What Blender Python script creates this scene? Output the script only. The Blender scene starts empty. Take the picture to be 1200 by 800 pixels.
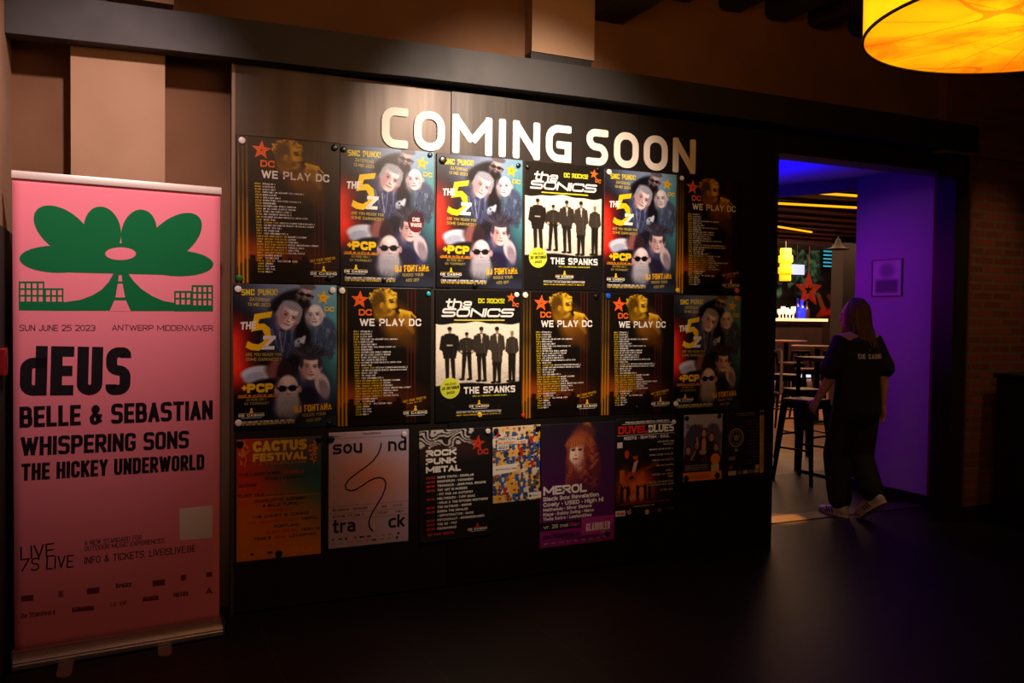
import bpy, bmesh, math, random
import numpy as np
from mathutils import Vector, Matrix
from mathutils.bvhtree import BVHTree

# ------------------------------------------------------------------ camera, world, lights
SC = bpy.context.scene
COL = SC.collection
R = math.radians
SC.view_settings.view_transform = 'Standard'
SC.view_settings.look = 'None'
SC.view_settings.gamma = 1
SC.view_settings.exposure = 0.0
SC.view_settings.use_curve_mapping = False

EYE = Vector((0.0, -4.29, 1.4618))
FPX = 1004.5
RCAM = Matrix(((0.90880736, 0.41721443, 0.00105825), (-0.41703865, 0.90834482, 0.03143972), (0.01215584, -0.02901399, 0.99950509)))
cam = bpy.data.cameras.new('camera')
cam.sensor_width = 36.0
cam.lens = 36.0 * FPX / 1200.0
cam.clip_start = 0.05
cam_ob = bpy.data.objects.new('camera', cam)
COL.objects.link(cam_ob)
m3 = RCAM @ Matrix(((1, 0, 0), (0, 0, -1), (0, 1, 0)))
cam_ob.matrix_world = Matrix.Translation(EYE) @ m3.to_4x4()
SC.camera = cam_ob

def at(px, py, Y):
    """the point of the plane y = Y that the photograph shows at this pixel"""
    d = RCAM @ Vector(((px - 600) / FPX, 1, (400 - py) / FPX))
    t = (Y - EYE.y) / d.y
    return EYE + d * t

world = bpy.data.worlds.new('world')
SC.world = world
world.use_nodes = True
world.node_tree.nodes['Background'].inputs[0].default_value = (0.02, 0.012, 0.007, 1)
world.node_tree.nodes['Background'].inputs[1].default_value = 0.25

def aim(o, tgt):
    d = Vector(tgt) - o.location
    o.rotation_euler = d.to_track_quat('-Z', 'Y').to_euler()

def spot(name, loc, tgt, power, color, size, blend=1.0, radius=0.06):
    l = bpy.data.lights.new(name, 'SPOT')
    l.energy = power; l.color = color; l.spot_size = R(size); l.spot_blend = blend; l.shadow_soft_size = radius
    o = bpy.data.objects.new(name, l); o.location = loc; aim(o, tgt); COL.objects.link(o)
    return o

def area(name, loc, tgt, power, color, sx, sy):
    l = bpy.data.lights.new(name, 'AREA')
    l.energy = power; l.color = color; l.shape = 'RECTANGLE'; l.size = sx; l.size_y = sy
    o = bpy.data.objects.new(name, l); o.location = loc; aim(o, tgt); COL.objects.link(o)
    return o

spot('poster_spotlight', (2.0, -2.0, 3.15), (2.0, 0, 2.03), 520, (1.0, 0.80, 0.64), 59, 1.0, 0.05)
spot('banner_spotlight', (0.25, -1.75, 3.38), (-0.08, -0.25, 2.15), 220, (1.0, 0.71, 0.67), 54, 1.0, 0.05)
spot('brick_downlight', (5.95, -1.1, 3.5), (5.75, 0, 1.3), 40, (1.0, 0.55, 0.25), 44, 1.0, 0.05)
area('hall_warm_fill', (1.5, -4.8, 3.5), (1.8, 0, 1.2), 17, (1.0, 0.52, 0.44), 3.0, 1.0)  # unseen fill that lifts the warm ambience of the hall
area('upper_wall_glow', (2.0, -2.6, 2.75), (2.6, 0.0, 3.4), 15, (1.0, 0.48, 0.16), 2.6, 0.3)  # added unseen light to brighten the wall above the beam
b_ = area('passage_blue_light', (4.55, 1.2, 2.30), (4.56, 1.2, 2.7), 12, (0.0, 0.0, 1.0), 1.1, 1.0)
b_.data.spread = R(145)
spot('passage_violet_light', (4.6, 1.45, 2.0), (5.82, 0.8, 1.15), 17, (0.64, 0.0, 0.90), 120, 0.8, 0.15)
spot('threshold_patch_spot', (4.34, 0.58, 2.5), (4.42, 0.58, 0), 1500, (1.0, 0.40, 0.05), 9, 0.3, 0.03)  # added unseen spot that makes the orange patch on the threshold
area('bar_room_light', (9.5, 7.0, 2.7), (9.5, 7.0, 0), 150, (1.0, 0.55, 0.28), 5, 4)
area('mural_fill_light', (15.0, 11.0, 3.3), (15.2, 14.5, 2.4), 190, (1.0, 0.6, 0.4), 3, 0.4)  # unseen light turned on the mural to brighten it

# ------------------------------------------------------------------ helpers
def lin(c):
    return tuple((v / 12.92 if v <= 0.04045 else ((v + 0.055) / 1.055) ** 2.4) for v in (x / 255.0 for x in c))

def mat(name, rgb, rough=0.6, metal=0.0, spec=0.5, emit=None, strength=0.0, aniso=0.0):
    m = bpy.data.materials.new(name); m.use_nodes = True
    b = m.node_tree.nodes['Principled BSDF']
    b.inputs['Base Color'].default_value = (*lin(rgb), 1)
    b.inputs['Roughness'].default_value = rough
    b.inputs['Metallic'].default_value = metal
    b.inputs['Specular IOR Level'].default_value = spec
    b.inputs['Anisotropic'].default_value = aniso
    if emit:
        b.inputs['Emission Color'].default_value = (*lin(emit), 1)
        b.inputs['Emission Strength'].default_value = strength
    return m

def mottled(name, a, b_, scale, rough=0.7, stretch=(1, 1, 1), bump=0.0, rough2=None, metal=0.0, detail=6, spec=0.5):
    m = mat(name, a, rough, metal, spec)
    nt = m.node_tree; N = nt.nodes; L = nt.links
    tc = N.new('ShaderNodeTexCoord'); mp = N.new('ShaderNodeMapping'); mp.inputs['Scale'].default_value = stretch
    nz = N.new('ShaderNodeTexNoise'); nz.inputs['Scale'].default_value = scale; nz.inputs['Detail'].default_value = detail
    rp = N.new('ShaderNodeValToRGB')
    rp.color_ramp.elements[0].position = 0.35; rp.color_ramp.elements[1].position = 0.68
    rp.color_ramp.elements[0].color = (*lin(a), 1); rp.color_ramp.elements[1].color = (*lin(b_), 1)
    L.new(tc.outputs['Object'], mp.inputs['Vector']); L.new(mp.outputs['Vector'], nz.inputs['Vector'])
    L.new(nz.outputs['Fac'], rp.inputs['Fac']); L.new(rp.outputs['Color'], N['Principled BSDF'].inputs['Base Color'])
    if bump:
        bp = N.new('ShaderNodeBump'); bp.inputs['Strength'].default_value = bump; bp.inputs['Distance'].default_value = 0.01
        L.new(nz.outputs['Fac'], bp.inputs['Height']); L.new(bp.outputs['Normal'], N['Principled BSDF'].inputs['Normal'])
    if rough2 is not None:
        mr = N.new('ShaderNodeMapRange'); mr.inputs['To Min'].default_value = rough; mr.inputs['To Max'].default_value = rough2
        L.new(nz.outputs['Fac'], mr.inputs['Value']); L.new(mr.outputs['Result'], N['Principled BSDF'].inputs['Roughness'])
    return m

def bricky(name, c1, c2, mortar, scale, bw, bh, msize, rough, bump, axes='XZ', offset=0.5, spec=0.5):
    m = mat(name, c1, rough, 0, spec)
    nt = m.node_tree; N = nt.nodes; L = nt.links
    tc = N.new('ShaderNodeTexCoord'); sp = N.new('ShaderNodeSeparateXYZ'); cb = N.new('ShaderNodeCombineXYZ')
    L.new(tc.outputs['Object'], sp.inputs[0])
    L.new(sp.outputs[axes[0]], cb.inputs[0]); L.new(sp.outputs[axes[1]], cb.inputs[1])
    br = N.new('ShaderNodeTexBrick'); br.offset = offset
    br.inputs['Color1'].default_value = (*lin(c1), 1); br.inputs['Color2'].default_value = (*lin(c2), 1); br.inputs['Mortar'].default_value = (*lin(mortar), 1)
    br.inputs['Scale'].default_value = scale; br.inputs['Brick Width'].default_value = bw; br.inputs['Row Height'].default_value = bh; br.inputs['Mortar Size'].default_value = msize
    nz = N.new('ShaderNodeTexNoise'); nz.inputs['Scale'].default_value = 14; L.new(cb.outputs[0], nz.inputs['Vector'])
    mx = N.new('ShaderNodeMixRGB'); mx.blend_type = 'MULTIPLY'; mx.inputs[0].default_value = 0.5
    L.new(cb.outputs[0], br.inputs['Vector']); L.new(br.outputs['Color'], mx.inputs[1]); L.new(nz.outputs['Color'], mx.inputs[2])
    L.new(mx.outputs[0], N['Principled BSDF'].inputs['Base Color'])
    bp = N.new('ShaderNodeBump'); bp.inputs['Strength'].default_value = bump; bp.inputs['Distance'].default_value = 0.006; bp.invert = True
    L.new(br.outputs['Fac'], bp.inputs['Height']); L.new(bp.outputs['Normal'], N['Principled BSDF'].inputs['Normal'])
    return m

def tag(o, label=None, cat=None, group=None, kind=None):
    if label: o['label'] = label
    if cat: o['category'] = cat
    if group: o['group'] = group
    if kind: o['kind'] = kind
    return o

def empty(name, loc, rz=0.0, label=None, cat=None, group=None):
    o = bpy.data.objects.new(name, None); o.empty_display_size = 0.05
    o.location = loc; o.rotation_euler = (0, 0, rz); COL.objects.link(o)
    return tag(o, label, cat, group)

def link(name, me, m=None, parent=None, loc=None):
    if m is not None: me.materials.append(m)
    o = bpy.data.objects.new(name, me); COL.objects.link(o)
    if parent is not None: o.parent = parent
    if loc is not None: o.location = loc
    return o

def obj(name, bm, m, parent=None, loc=None, smooth=None):
    me = bpy.data.meshes.new(name); bmesh.ops.recalc_face_normals(bm, faces=bm.faces[:])
    bm.to_mesh(me); bm.free()
    if smooth is not None:
        for p in me.polygons: p.use_smooth = True
        me.set_sharp_from_angle(angle=R(smooth))
    return link(name, me, m, parent, loc)

def box(bm, lo, hi, bev=0.0):
    r = bmesh.ops.create_cube(bm, size=1.0)
    vs = r['verts']
    for v in vs:
        v.co = Vector([lo[i] + (v.co[i] + 0.5) * (hi[i] - lo[i]) for i in range(3)])
    if bev:
        es = list({e for v in vs for e in v.link_edges})
        bmesh.ops.bevel(bm, geom=es, offset=bev, segments=2, affect='EDGES', profile=0.5)
    return vs

def boxo(name, lo, hi, m, parent=None, bev=0.0, kind=None):
    bm = bmesh.new(); box(bm, lo, hi, bev)
    o = obj(name, bm, m, parent)
    if kind: o['kind'] = kind
    return o

def tube(bm, pts, rad, seg=10, cap=True):
    """a round bar along a polyline; rad a number or one per point"""
    pts = [Vector(p) for p in pts]; n = len(pts)
    rads = [rad] * n if not hasattr(rad, '__len__') else rad
    rings = []; ref = None
    for i, p in enumerate(pts):
        t = (pts[min(i + 1, n - 1)] - pts[max(i - 1, 0)]).normalized()
        if ref is None: ref = Vector((0, 0, 1)) if abs(t.z) < 0.9 else Vector((1, 0, 0))
        a = t.cross(ref).normalized(); b = a.cross(t).normalized(); ref = b
        rings.append([bm.verts.new(p + rads[i] * (math.cos(2 * math.pi * k / seg) * a + math.sin(2 * math.pi * k / seg) * b)) for k in range(seg)])
    for i in range(n - 1):
        for k in range(seg):
            bm.faces.new((rings[i][k], rings[i][(k + 1) % seg], rings[i + 1][(k + 1) % seg], rings[i + 1][k]))
    if cap:
        bm.faces.new(rings[0]); bm.faces.new(rings[-1])

def lathe(bm, prof, seg=24, c=(0, 0, 0)):
    rings = []
    for (r, z) in prof:
        if r < 1e-6: rings.append([bm.verts.new((c[0], c[1], c[2] + z))])
        else: rings.append([bm.verts.new((c[0] + r * math.cos(2 * math.pi * k / seg), c[1] + r * math.sin(2 * math.pi * k / seg), c[2] + z)) for k in range(seg)])
    for A, B in zip(rings, rings[1:]):
        for k in range(seg):
            k2 = (k + 1) % seg
            f = [A[k % len(A)], A[k2 % len(A)], B[k2 % len(B)], B[k % len(B)]]
            f2 = []
            for v in f:
                if v not in f2: f2.append(v)
            if len(f2) > 2: bm.faces.new(f2)

def prism(bm, poly, y0, y1):
    """polygon in x,z extruded along y"""
    a = [bm.verts.new((x, y0, z)) for x, z in poly]; b = [bm.verts.new((x, y1, z)) for x, z in poly]
    bm.faces.new(a); bm.faces.new(b[::-1])
    n = len(poly)
    for i in range(n): bm.faces.new((a[i], b[i], b[(i + 1) % n], a[(i + 1) % n]))

# ------------------------------------------------------------------ lettering: a stroke alphabet
G = {
'A': '0,0 .5,.97|.5,.97 1,0|.2,.26 .8,.26', 'B': '0,.5 .92,.5* .92,1* 0,1 0,0 1,0* 1,.5* .6,.5', 'C': '1,.66 1,1* 0,1* 0,0* 1,0* 1,.34 b',
'D': '0,0 0,1 1,1* 1,0* c', 'E': '1,1 0,1 0,0 1,0|0,.5 .88,.5', 'F': '1,1 0,1 0,0|0,.48 .88,.48', 'G': '1,.74 1,1* 0,1* 0,0* 1,0* 1,.44 .5,.44 b',
'H': '0,0 0,1|1,0 1,1|0,.5 1,.5', 'I': '0,0 0,1', 'J': '1,1 1,0* 0,0* 0,.3 b', 'K': '0,0 0,1|1,1 .06,.46|.34,.6 1,0', 'L': '0,1 0,0 1,0',
'M': '0,0 0,1|1,0 1,1|0,1 .5,.22 b|.5,.22 1,1 b', 'N': '0,0 0,1|1,0 1,1|0,1 1,0 b', 'O': '0,0* 0,1* 1,1* 1,0* c', 'P': '0,0 0,1 1,1* 1,.44* 0,.44',
'Q': '0,0* 0,1* 1,1* 1,0* c|.6,.25 1.05,-.1', 'R': '0,0 0,1 1,1* 1,.46* 0,.46|.45,.46 1,0', 'S': '1,.85 1,1* 0,1* 0,.52* 1,.52* 1,0* 0,0* 0,.15 b',
'T': '0,1 1,1|.5,1 .5,0', 'U': '0,1 0,0* 1,0* 1,1', 'V': '0,1 .5,.03|.5,.03 1,1', 'W': '0,1 .25,.03|.25,.03 .5,.92|.5,.92 .75,.03|.75,.03 1,1', 'X': '0,0 1,1|0,1 1,0',
'Y': '0,1 .5,.45|1,1 .5,.45|.5,.5 .5,0', 'Z': '0,1 1,1|1,1 0,0 b|0,0 1,0',
'0': '0,0* 0,1* 1,1* 1,0* c', '1': '0,.75 .6,1 .6,0', '2': '0,.82 0,1* 1,1* 1,.58 0,.05 b|0,0 1,0', '3': '0,.84 0,1* 1,1* 1,.52* .35,.52 b|.35,.52 1,.52* 1,0* 0,0* 0,.16 b',
'4': '.75,0 .75,1|.75,1 0,.3 b|0,.3 1,.3', '5': '1,1 .02,1|.05,1 0,.57 1,.6* 1,0* 0,0* 0,.15 b', '6': '1,.84 1,1* 0,1* 0,0* 1,0* 1,.55* 0,.55 b', '7': '0,1 1,1|1,1 .35,0',
'8': '0,.52* 0,1* 1,1* 1,.52* c|0,0* 0,.52* 1,.52* 1,0* c', '9': '0,.16 0,0* 1,0* 1,1* 0,1* 0,.45* 1,.45 b',
'a': '.1,.7 1,.7* 1,0|1,.4 0,.4* 0,0* 1,0', 'b': '0,1 0,0 1,0* 1,.7* 0,.7', 'c': '1,.7 0,.7* 0,0* 1,0', 'd': '1,1 1,0 0,0* 0,.7* 1,.7',
'e': '0,.34 1,.34 1,.7* 0,.7* 0,0* .92,0', 'f': '1,1 .4,1* .4,0|0,.7 .95,.7', 'g': '1,0 0,0* 0,.7* 1,.7 1,-.3* .05,-.3', 'h': '0,0 0,1|0,.7 1,.7* 1,0',
'i': '0,0 0,.7|0,1.08 0,1.1', 'j': '1,.7 1,-.3* 0,-.3|1,.95 1,1.05', 'k': '0,0 0,1|1,.7 .1,.3|.3,.4 1,0', 'l': '0,0 0,1', 'm': '0,0 0,.7|0,.7 .5,.7* .5,0|.5,.7 1,.7* 1,0',
'n': '0,0 0,.7|0,.7 1,.7* 1,0', 'o': '0,0* 0,.7* 1,.7* 1,0* c', 'p': '0,-.3 0,.7 1,.7* 1,0* 0,0', 'q': '1,-.3 1,.7 0,.7* 0,0* 1,0', 'r': '0,0 0,.7|0,.5 0,.7* .9,.7',
's': '1,.7 0,.7* 0,.36* 1,.34* 1,0* 0,0', 't': '.4,1 .4,0* 1,0|0,.7 .95,.7', 'u': '0,.7 0,0* 1,0|1,.7 1,0', 'v': '0,.7 .5,.02|.5,.02 1,.7', 'w': '0,.7 .25,.02|.25,.02 .5,.66|.5,.66 .75,.02|.75,.02 1,.7',
'x': '0,0 1,.7|0,.7 1,0', 'y': '0,.7 .5,0|1,.7 .35,-.3 .1,-.3', 'z': '0,.7 1,.7|1,.7 0,0 b|0,0 1,0',
'&': '1,0 .15,.8* .45,1.02* .75,.8* 0,.3* .1,-.02* .6,0* 1,.5 b', '.': '0,0 0,.02', ',': '0,.05 -.2,-.18', ':': '0,0 0,.03|0,.6 0,.63', '/': '0,0 1,1', '-': '0,.42 1,.42',
'+': '0,.42 1,.42|.5,.1 .5,.75', '!': '0,.52 0,1|0,0 0,.01', '?': '0,.72 0,1* 1,1* 1,.5* .5,.5 .5,.36 b|.5,0 .5,.03', "'": '0,.8 0,1', '\u00b7': '0,.35 0,.5', '"': '0,.75 0,1|1,.75 1,1',
'\u00c7': '1,1 0,1* 0,0* 1,0', '\u011e': '1,1 0,1* 0,0* 1,0 1,.46 .55,.46', '\u015e': '1,1 0,1* 0,.53* 1,.49* 1,0* 0,0', '\u1e40': '0,0 0,1|1,0 1,1|0,1 .5,.3 b|.5,.3 1,1 b', '\u0143': '0,0 0,1|1,0 1,1|0,1 1,0 b',
}
GW = {'I': 0, 'i': 0, 'l': 0, '.': 0, ',': 0, ':': 0, '!': 0, "'": 0, '\u00b7': 0, 'M': 1.3, '\u1e40': 1.35, 'W': 1.45, 'm': 1.35, 'w': 1.3, 'f': .75, 't': .75, 'r': .72, 'j': .4, '1': .55, 'E': .88, 'F': .84, 'L': .84, 'J': .8, '&': 1.1, '"': .5, '-': .6}

def fillet(pts, r, closed, seg=5):
    out = []; n = len(pts)
    for i, (x, y, rd) in enumerate(pts):
        if not rd or (not closed and i in (0, n - 1)):
            out.append((x, y)); continue
        P = np.array((x, y)); A = np.array(pts[i - 1][:2]); B = np.array(pts[(i + 1) % n][:2])
        da = A - P; db = B - P; la = np.hypot(*da); lb = np.hypot(*db)
        if la < 1e-9 or lb < 1e-9: out.append((x, y)); continue
        da /= la; db /= lb
        ang = math.acos(max(-1, min(1, float(da @ db))))
        d = min(r / max(math.tan(ang / 2), 1e-3), la * 0.499, lb * 0.499)
        p0 = P + da * d; p2 = P + db * d
        for k in range(seg + 1):
            t = k / seg
            w = 1.0 / math.sqrt(2) if abs(ang - math.pi / 2) < .5 else 0.85
            q = ((1 - t) ** 2 * p0 + 2 * w * t * (1 - t) * P + t * t * p2) / ((1 - t) ** 2 + 2 * w * t * (1 - t) + t * t)
            out.append((float(q[0]), float(q[1])))
    res = [out[0]]
    for q in out[1:]:
        if math.hypot(q[0] - res[-1][0], q[1] - res[-1][1]) > 1e-5: res.append(q)
    if closed and math.hypot(res[0][0] - res[-1][0], res[0][1] - res[-1][1]) < 1e-5: res.pop()
    return res

def ribbon(pl, w, closed, endr=0.0):
    """left and right edge of a stroke of width w"""
    P = [np.array(p) for p in pl]; n = len(P); Lf = []; Rt = []
    for i in range(n):
        if closed: a = P[i] - P[i - 1]; b = P[(i + 1) % n] - P[i]
        else:
            a = P[i] - P[i - 1] if i else P[1] - P[0]
            b = P[i + 1] - P[i] if i < n - 1 else P[-1] - P[-2]
        a = a / np.hypot(*a); b = b / np.hypot(*b)
        na = np.array((-a[1], a[0])); nb = np.array((-b[1], b[0])); mm = na + nb
        l = np.hypot(*mm)
        if l < 0.35: mm = na; s = 1.0
        else: mm = mm / l; s = min(1.0 / max(float(mm @ na), 0.25), 2.2)
        Lf.append(P[i] + mm * s * w / 2); Rt.append(P[i] - mm * s * w / 2)
    if not closed and endr > 0:
        for end in (0, 1):
            i, j = (0, 1) if end == 0 else (n - 1, n - 2)
            dv = P[i] - P[j]; dv = dv / np.hypot(*dv); nrm = (Lf[-1] - Rt[-1]) / 2 if end else (Lf[0] - Rt[0]) / 2
            extraL = []; extraR = []
            base = P[i] - dv * endr
            for k in range(4):
                t = math.pi / 2 * k / 3
                c = base + dv * endr * math.sin(t); h = 1 - (endr / (w / 2)) * (1 - math.cos(t))
                extraL.append(c + nrm * h); extraR.append(c - nrm * h)
            if end == 0: Lf[0:1] = extraL[::-1]; Rt[0:1] = extraR[::-1]
            else: Lf[-1:] = extraL; Rt[-1:] = extraR
    return Lf, Rt

def style(cw=.6, st=.16, rad=.3, sp=.1, endr=0.0):
    return dict(cw=cw, st=st, rad=rad, sp=sp, endr=endr)

SQ = style(.66, .17, .22, .13)            # squared techno capitals
GRO = style(.56, .15, .3, .1)             # plain grotesk
BOLD = style(.62, .22, .3, .07)           # heavy grotesk
CONB = style(.40, .19, .12, .055)         # heavy condensed
WIDE = style(.95, .23, .3, .08)           # heavy wide
THIN = style(.56, .10, .3, .12)
FAT = style(.72, .3, .25, .05)

def glyph_strokes(ch, S, cw=None):
    """strokes of one letter for cap height 1: (list of (points, closed)), advance"""
    cw = S['cw'] if cw is None else cw; st = S['st']
    gw = GW.get(ch, 1.0); W = st if gw == 0 else max(cw * gw, st * 1.6)
    out = []
    for part in G[ch].split('|'):
        toks = part.split(); closed = toks[-1] == 'c'; butt = toks[-1] == 'b'
        if closed or butt: toks = toks[:-1]
        pts = []
        for t in toks:
            rd = t.endswith('*'); x, y = t.rstrip('*').split(',')
            pts.append((st / 2 + float(x) * (W - st), st / 2 + float(y) * (1 - st), rd))
        pl = fillet(pts, S['rad'], closed)
        if not closed and not butt:                                  # square ends reach the edge of the letter box
            for e, f in ((0, 1), (-1, -2)):
                dx = pl[e][0] - pl[f][0]; dy = pl[e][1] - pl[f][1]; l = math.hypot(dx, dy) or 1.0
                pl[e] = (pl[e][0] + dx / l * st / 2, pl[e][1] + dy / l * st / 2)
        out.append((pl, closed))
    return out, W

def text_width(s, S, cw):
    w = 0
    for ch in s:
        if ch == ' ': w += cw * 0.5 + S['sp']; continue
        gw = GW.get(ch, 1.0) if ch in G else 1
        w += (S['st'] if gw == 0 else max(cw * gw, S['st'] * 1.6)) + S['sp']
    return w - S['sp']

def text_shapes(s, S, h, width=None):
    """[(left edge, right edge, closed)] in metres with the baseline at 0; width fits the letters to it"""
    cw = S['cw']; kx = 1.0
    if width:
        lo, hi = 0.05, 4.0
        for _ in range(40):
            md = (lo + hi) / 2
            if text_width(s, S, md) * h > width: hi = md
            else: lo = md
        cw = max(lo, S['st'] * 1.9)
        kx = width / (text_width(s, S, cw) * h)
    x = 0; out = []
    for ch in s:
        if ch == ' ': x += cw * 0.5 + S['sp']; continue
        if ch not in G: x += cw + S['sp']; continue
        strokes, W = glyph_strokes(ch, S, cw)
        for pl, closed in strokes:
            Lf, Rt = ribbon(pl, S['st'], closed, S['endr'])
            out.append(([((p[0] + x) * h * kx, p[1] * h) for p in Lf], [((p[0] + x) * h * kx, p[1] * h) for p in Rt], closed))
        x += W + S['sp']
    return out, (x - S['sp']) * h * kx

# ------------------------------------------------------------------ printed sheets
class Paint:
    """a little canvas: u across 0..1, v down 0..asp (both in sheet widths)"""
    def __init__(s, nx, asp, col):
        s.nx = nx; s.ny = int(round(nx * asp)); s.asp = asp
        s.u, s.v = np.meshgrid((np.arange(s.nx + 1)) / s.nx, np.arange(s.ny + 1) / s.ny * asp)
        s.c = np.zeros(s.u.shape + (3,)); s.c[:] = np.array(col, float)
    def mix(s, a, col):
        a = np.clip(a, 0, 1)[..., None]; s.c = s.c * (1 - a) + np.array(col, float) * a
    def ell(s, cx, cy, rx, ry, col, rot=0, soft=.15, al=1.0):
        c, n = math.cos(R(rot)), math.sin(R(rot)); x = s.u - cx; y = s.v - cy
        d = np.sqrt(((x * c + y * n) / rx) ** 2 + ((-x * n + y * c) / ry) ** 2)
        s.mix(al * np.clip((1 - d) / soft + .5, 0, 1), col)
    def rect(s, x0, y0, x1, y1, col, soft=.004, al=1.0):
        f = lambda t: np.clip(t / soft + .5, 0, 1)
        s.mix(al * f(s.u - x0) * f(x1 - s.u) * f(s.v - y0) * f(y1 - s.v), col)
    def line(s, x0, y0, x1, y1, w, col, al=1.0, w1=None):
        d = np.array((x1 - x0, y1 - y0)); L2 = d @ d
        t = np.clip(((s.u - x0) * d[0] + (s.v - y0) * d[1]) / L2, 0, 1)
        dd = np.hypot(s.u - x0 - t * d[0], s.v - y0 - t * d[1])
        ww = w if w1 is None else w + (w1 - w) * t
        s.mix(al * np.clip((ww - dd) / .006 + .5, 0, 1), col)
    def poly(s, pts, col, al=1.0):
        ins = np.zeros(s.u.shape, bool); n = len(pts)
        for i in range(n):
            (x0, y0), (x1, y1) = pts[i], pts[(i + 1) % n]
            if y0 == y1: continue
            c = ((y0 > s.v) != (y1 > s.v)) & (s.u < (x1 - x0) * (s.v - y0) / (y1 - y0) + x0)
            ins ^= c
        s.mix(al * ins, col)
    def noise(s, amt, seed=0):
        rg = np.random.RandomState(seed); s.c = np.clip(s.c * (1 + amt * (rg.rand(*s.u.shape)[..., None] - .5)), 0, 255)

class Sheet:
    """a printed sheet w x h metres; local origin top left, x right, z down negative, printed side to -y"""
    def __init__(s, w, h, bend=None):
        s.w = w; s.h = h; s.v = []; s.f = []; s.c = []; s.bend = bend or (lambda u, v: 0.0)
    def add(s, pts, faces, col, layer=1):
        b = len(s.v); c = lin(col); s.k = getattr(s, 'k', 0) + 1; lift = 0.0009 + layer * 0.00035 + min(s.k, 400) * 8e-7
        for (x, y) in pts:
            s.v.append((x, -lift - s.bend(x / s.w, y / s.h), -y)); s.c.append(c)
        s.f += [tuple(i + b for i in f) for f in faces]
    def base(s, p):
        b = len(s.v); ny, nx = p.u.shape
        q = np.clip(p.c, 0, 255) / 255.0
        q = np.where(q <= .04045, q / 12.92, ((q + .055) / 1.055) ** 2.4)
        for j in range(ny):
            for i in range(nx):
                x = i / (nx - 1); y = j / (ny - 1)
                s.v.append((x * s.w, -0.0009 - s.bend(x, y), -y * s.h)); s.c.append(tuple(q[j, i]))
        for j in range(ny - 1):
            for i in range(nx - 1):
                a = b + j * nx + i; s.f.append((a, a + nx, a + nx + 1, a + 1))
        k = len(s.v); ring = [b + i for i in range(nx)] + [b + j * nx + nx - 1 for j in range(1, ny)] + [b + (ny - 1) * nx + i for i in range(nx - 2, -1, -1)] + [b + j * nx for j in range(ny - 2, 0, -1)]
        for r in ring:
            x, y, z = s.v[r]; s.v.append((x, y + 0.0005, z)); s.c.append((.4, .4, .38))
        n = len(ring)
        for i in range(n): s.f.append((ring[i], ring[(i + 1) % n], k + (i + 1) % n, k + i))
    def poly(s, pts, col, layer=1):
        """fan of a convex outline, in metres from the top left"""
        s.add(pts, [tuple(range(len(pts)))], col, layer)
    def ell(s, cx, cy, rx, ry, col, layer=1, rot=0, n=28):
        c, q = math.cos(R(rot)), math.sin(R(rot))
        s.poly([(cx + rx * math.cos(t) * c - ry * math.sin(t) * q, cy + rx * math.cos(t) * q + ry * math.sin(t) * c) for t in [2 * math.pi * k / n for k in range(n)]], col, layer)
    def rect(s, x0, y0, x1, y1, col, layer=1):
        s.poly([(x0, y0), (x1, y0), (x1, y1), (x0, y1)], col, layer)
    def star(s, cx, cy, r, col, layer=1, rot=0, inner=.42, tex=None):
        pts = [(cx, cy)]
        for k in range(10):
            a = R(-90 + rot + 36 * k); q = r if k % 2 == 0 else r * inner
            pts.append((cx + q * math.cos(a), cy + q * math.sin(a)))
        s.add(pts, [(0, 1 + k, 1 + (k + 1) % 10) for k in range(10)], col, layer)
        if tex:
            for k in range(5):
                a = R(-90 + rot + 72 * k)
                for q in (.3, .5, .68):
                    s.ell(cx + r * q * math.cos(a), cy + r * q * math.sin(a), r * .05, r * .05, tex, layer + 1, n=6)
            s.ell(cx, cy, r * .14, r * .14, tex, layer + 1, n=8)
    def text(s, t, x, y, h, col, S=GRO, width=None, rot=0, shear=0, layer=2, align='l'):
        """baseline at x, y (metres from the top left)"""
        sh, w = text_shapes(t, S, h, width)
        ox = {'l': 0, 'c': -w / 2, 'r': -w}[align]; c, q = math.cos(R(rot)), math.sin(R(rot))
        T = lambda p: (x + (p[0] + ox + shear * p[1]) * c - p[1] * q, y - (p[0] + ox + shear * p[1]) * q - p[1] * c)
        for Lf, Rt, closed in sh:
            n = len(Lf); pts = [T(p) for p in Lf] + [T(p) for p in Rt]
            fc = [(i, (i + 1) % n, n + (i + 1) % n, n + i) for i in range(n if closed else n - 1)]
            s.add(pts, fc, col, layer)
        return w
    def stroke(s, pts, w, col, layer=2, closed=False):
        Lf, Rt = ribbon(pts, w, closed); n = len(Lf)
        s.add([tuple(p) for p in Lf] + [tuple(p) for p in Rt], [(i, (i + 1) % n, n + (i + 1) % n, n + i) for i in range(n if closed else n - 1)], col, layer)
    def greek(s, x, y, w, h, col, rng, layer=2, rot=0):
        """lines of print too small to read: letter-sized strokes in word groups"""
        c, q = math.cos(R(rot)), math.sin(R(rot)); t = 0.0; left = rng.randint(3, 9)
        while t < w - h * .4:
            a = h * rng.uniform(.42, .62)
            hh = h * rng.choice((.72, .72, 1.0))
            P = lambda xx, yy: (x + xx * c - yy * q, y - xx * q - yy * c)
            k = rng.randint(0, 2); b = h * .21
            bars = [(t, 0, t + b, hh)] if k == 0 else [(t, 0, t + b, h * .72), (t + a * .6, 0, t + a * .6 + b, h * .72)] if k == 1 else [(t, h * .55, t + a * .8, h * .72), (t, 0, t + a * .8, b)]
            for (x0, y0, x1, y1) in bars:
                s.add([P(x0, y0), P(x1, y0), P(x1, y1), P(x0, y1)], [(0, 1, 2, 3)], col, layer)
            t += a; left -= 1
            if left <= 0: t += h * .45; left = rng.randint(3, 9)
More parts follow.
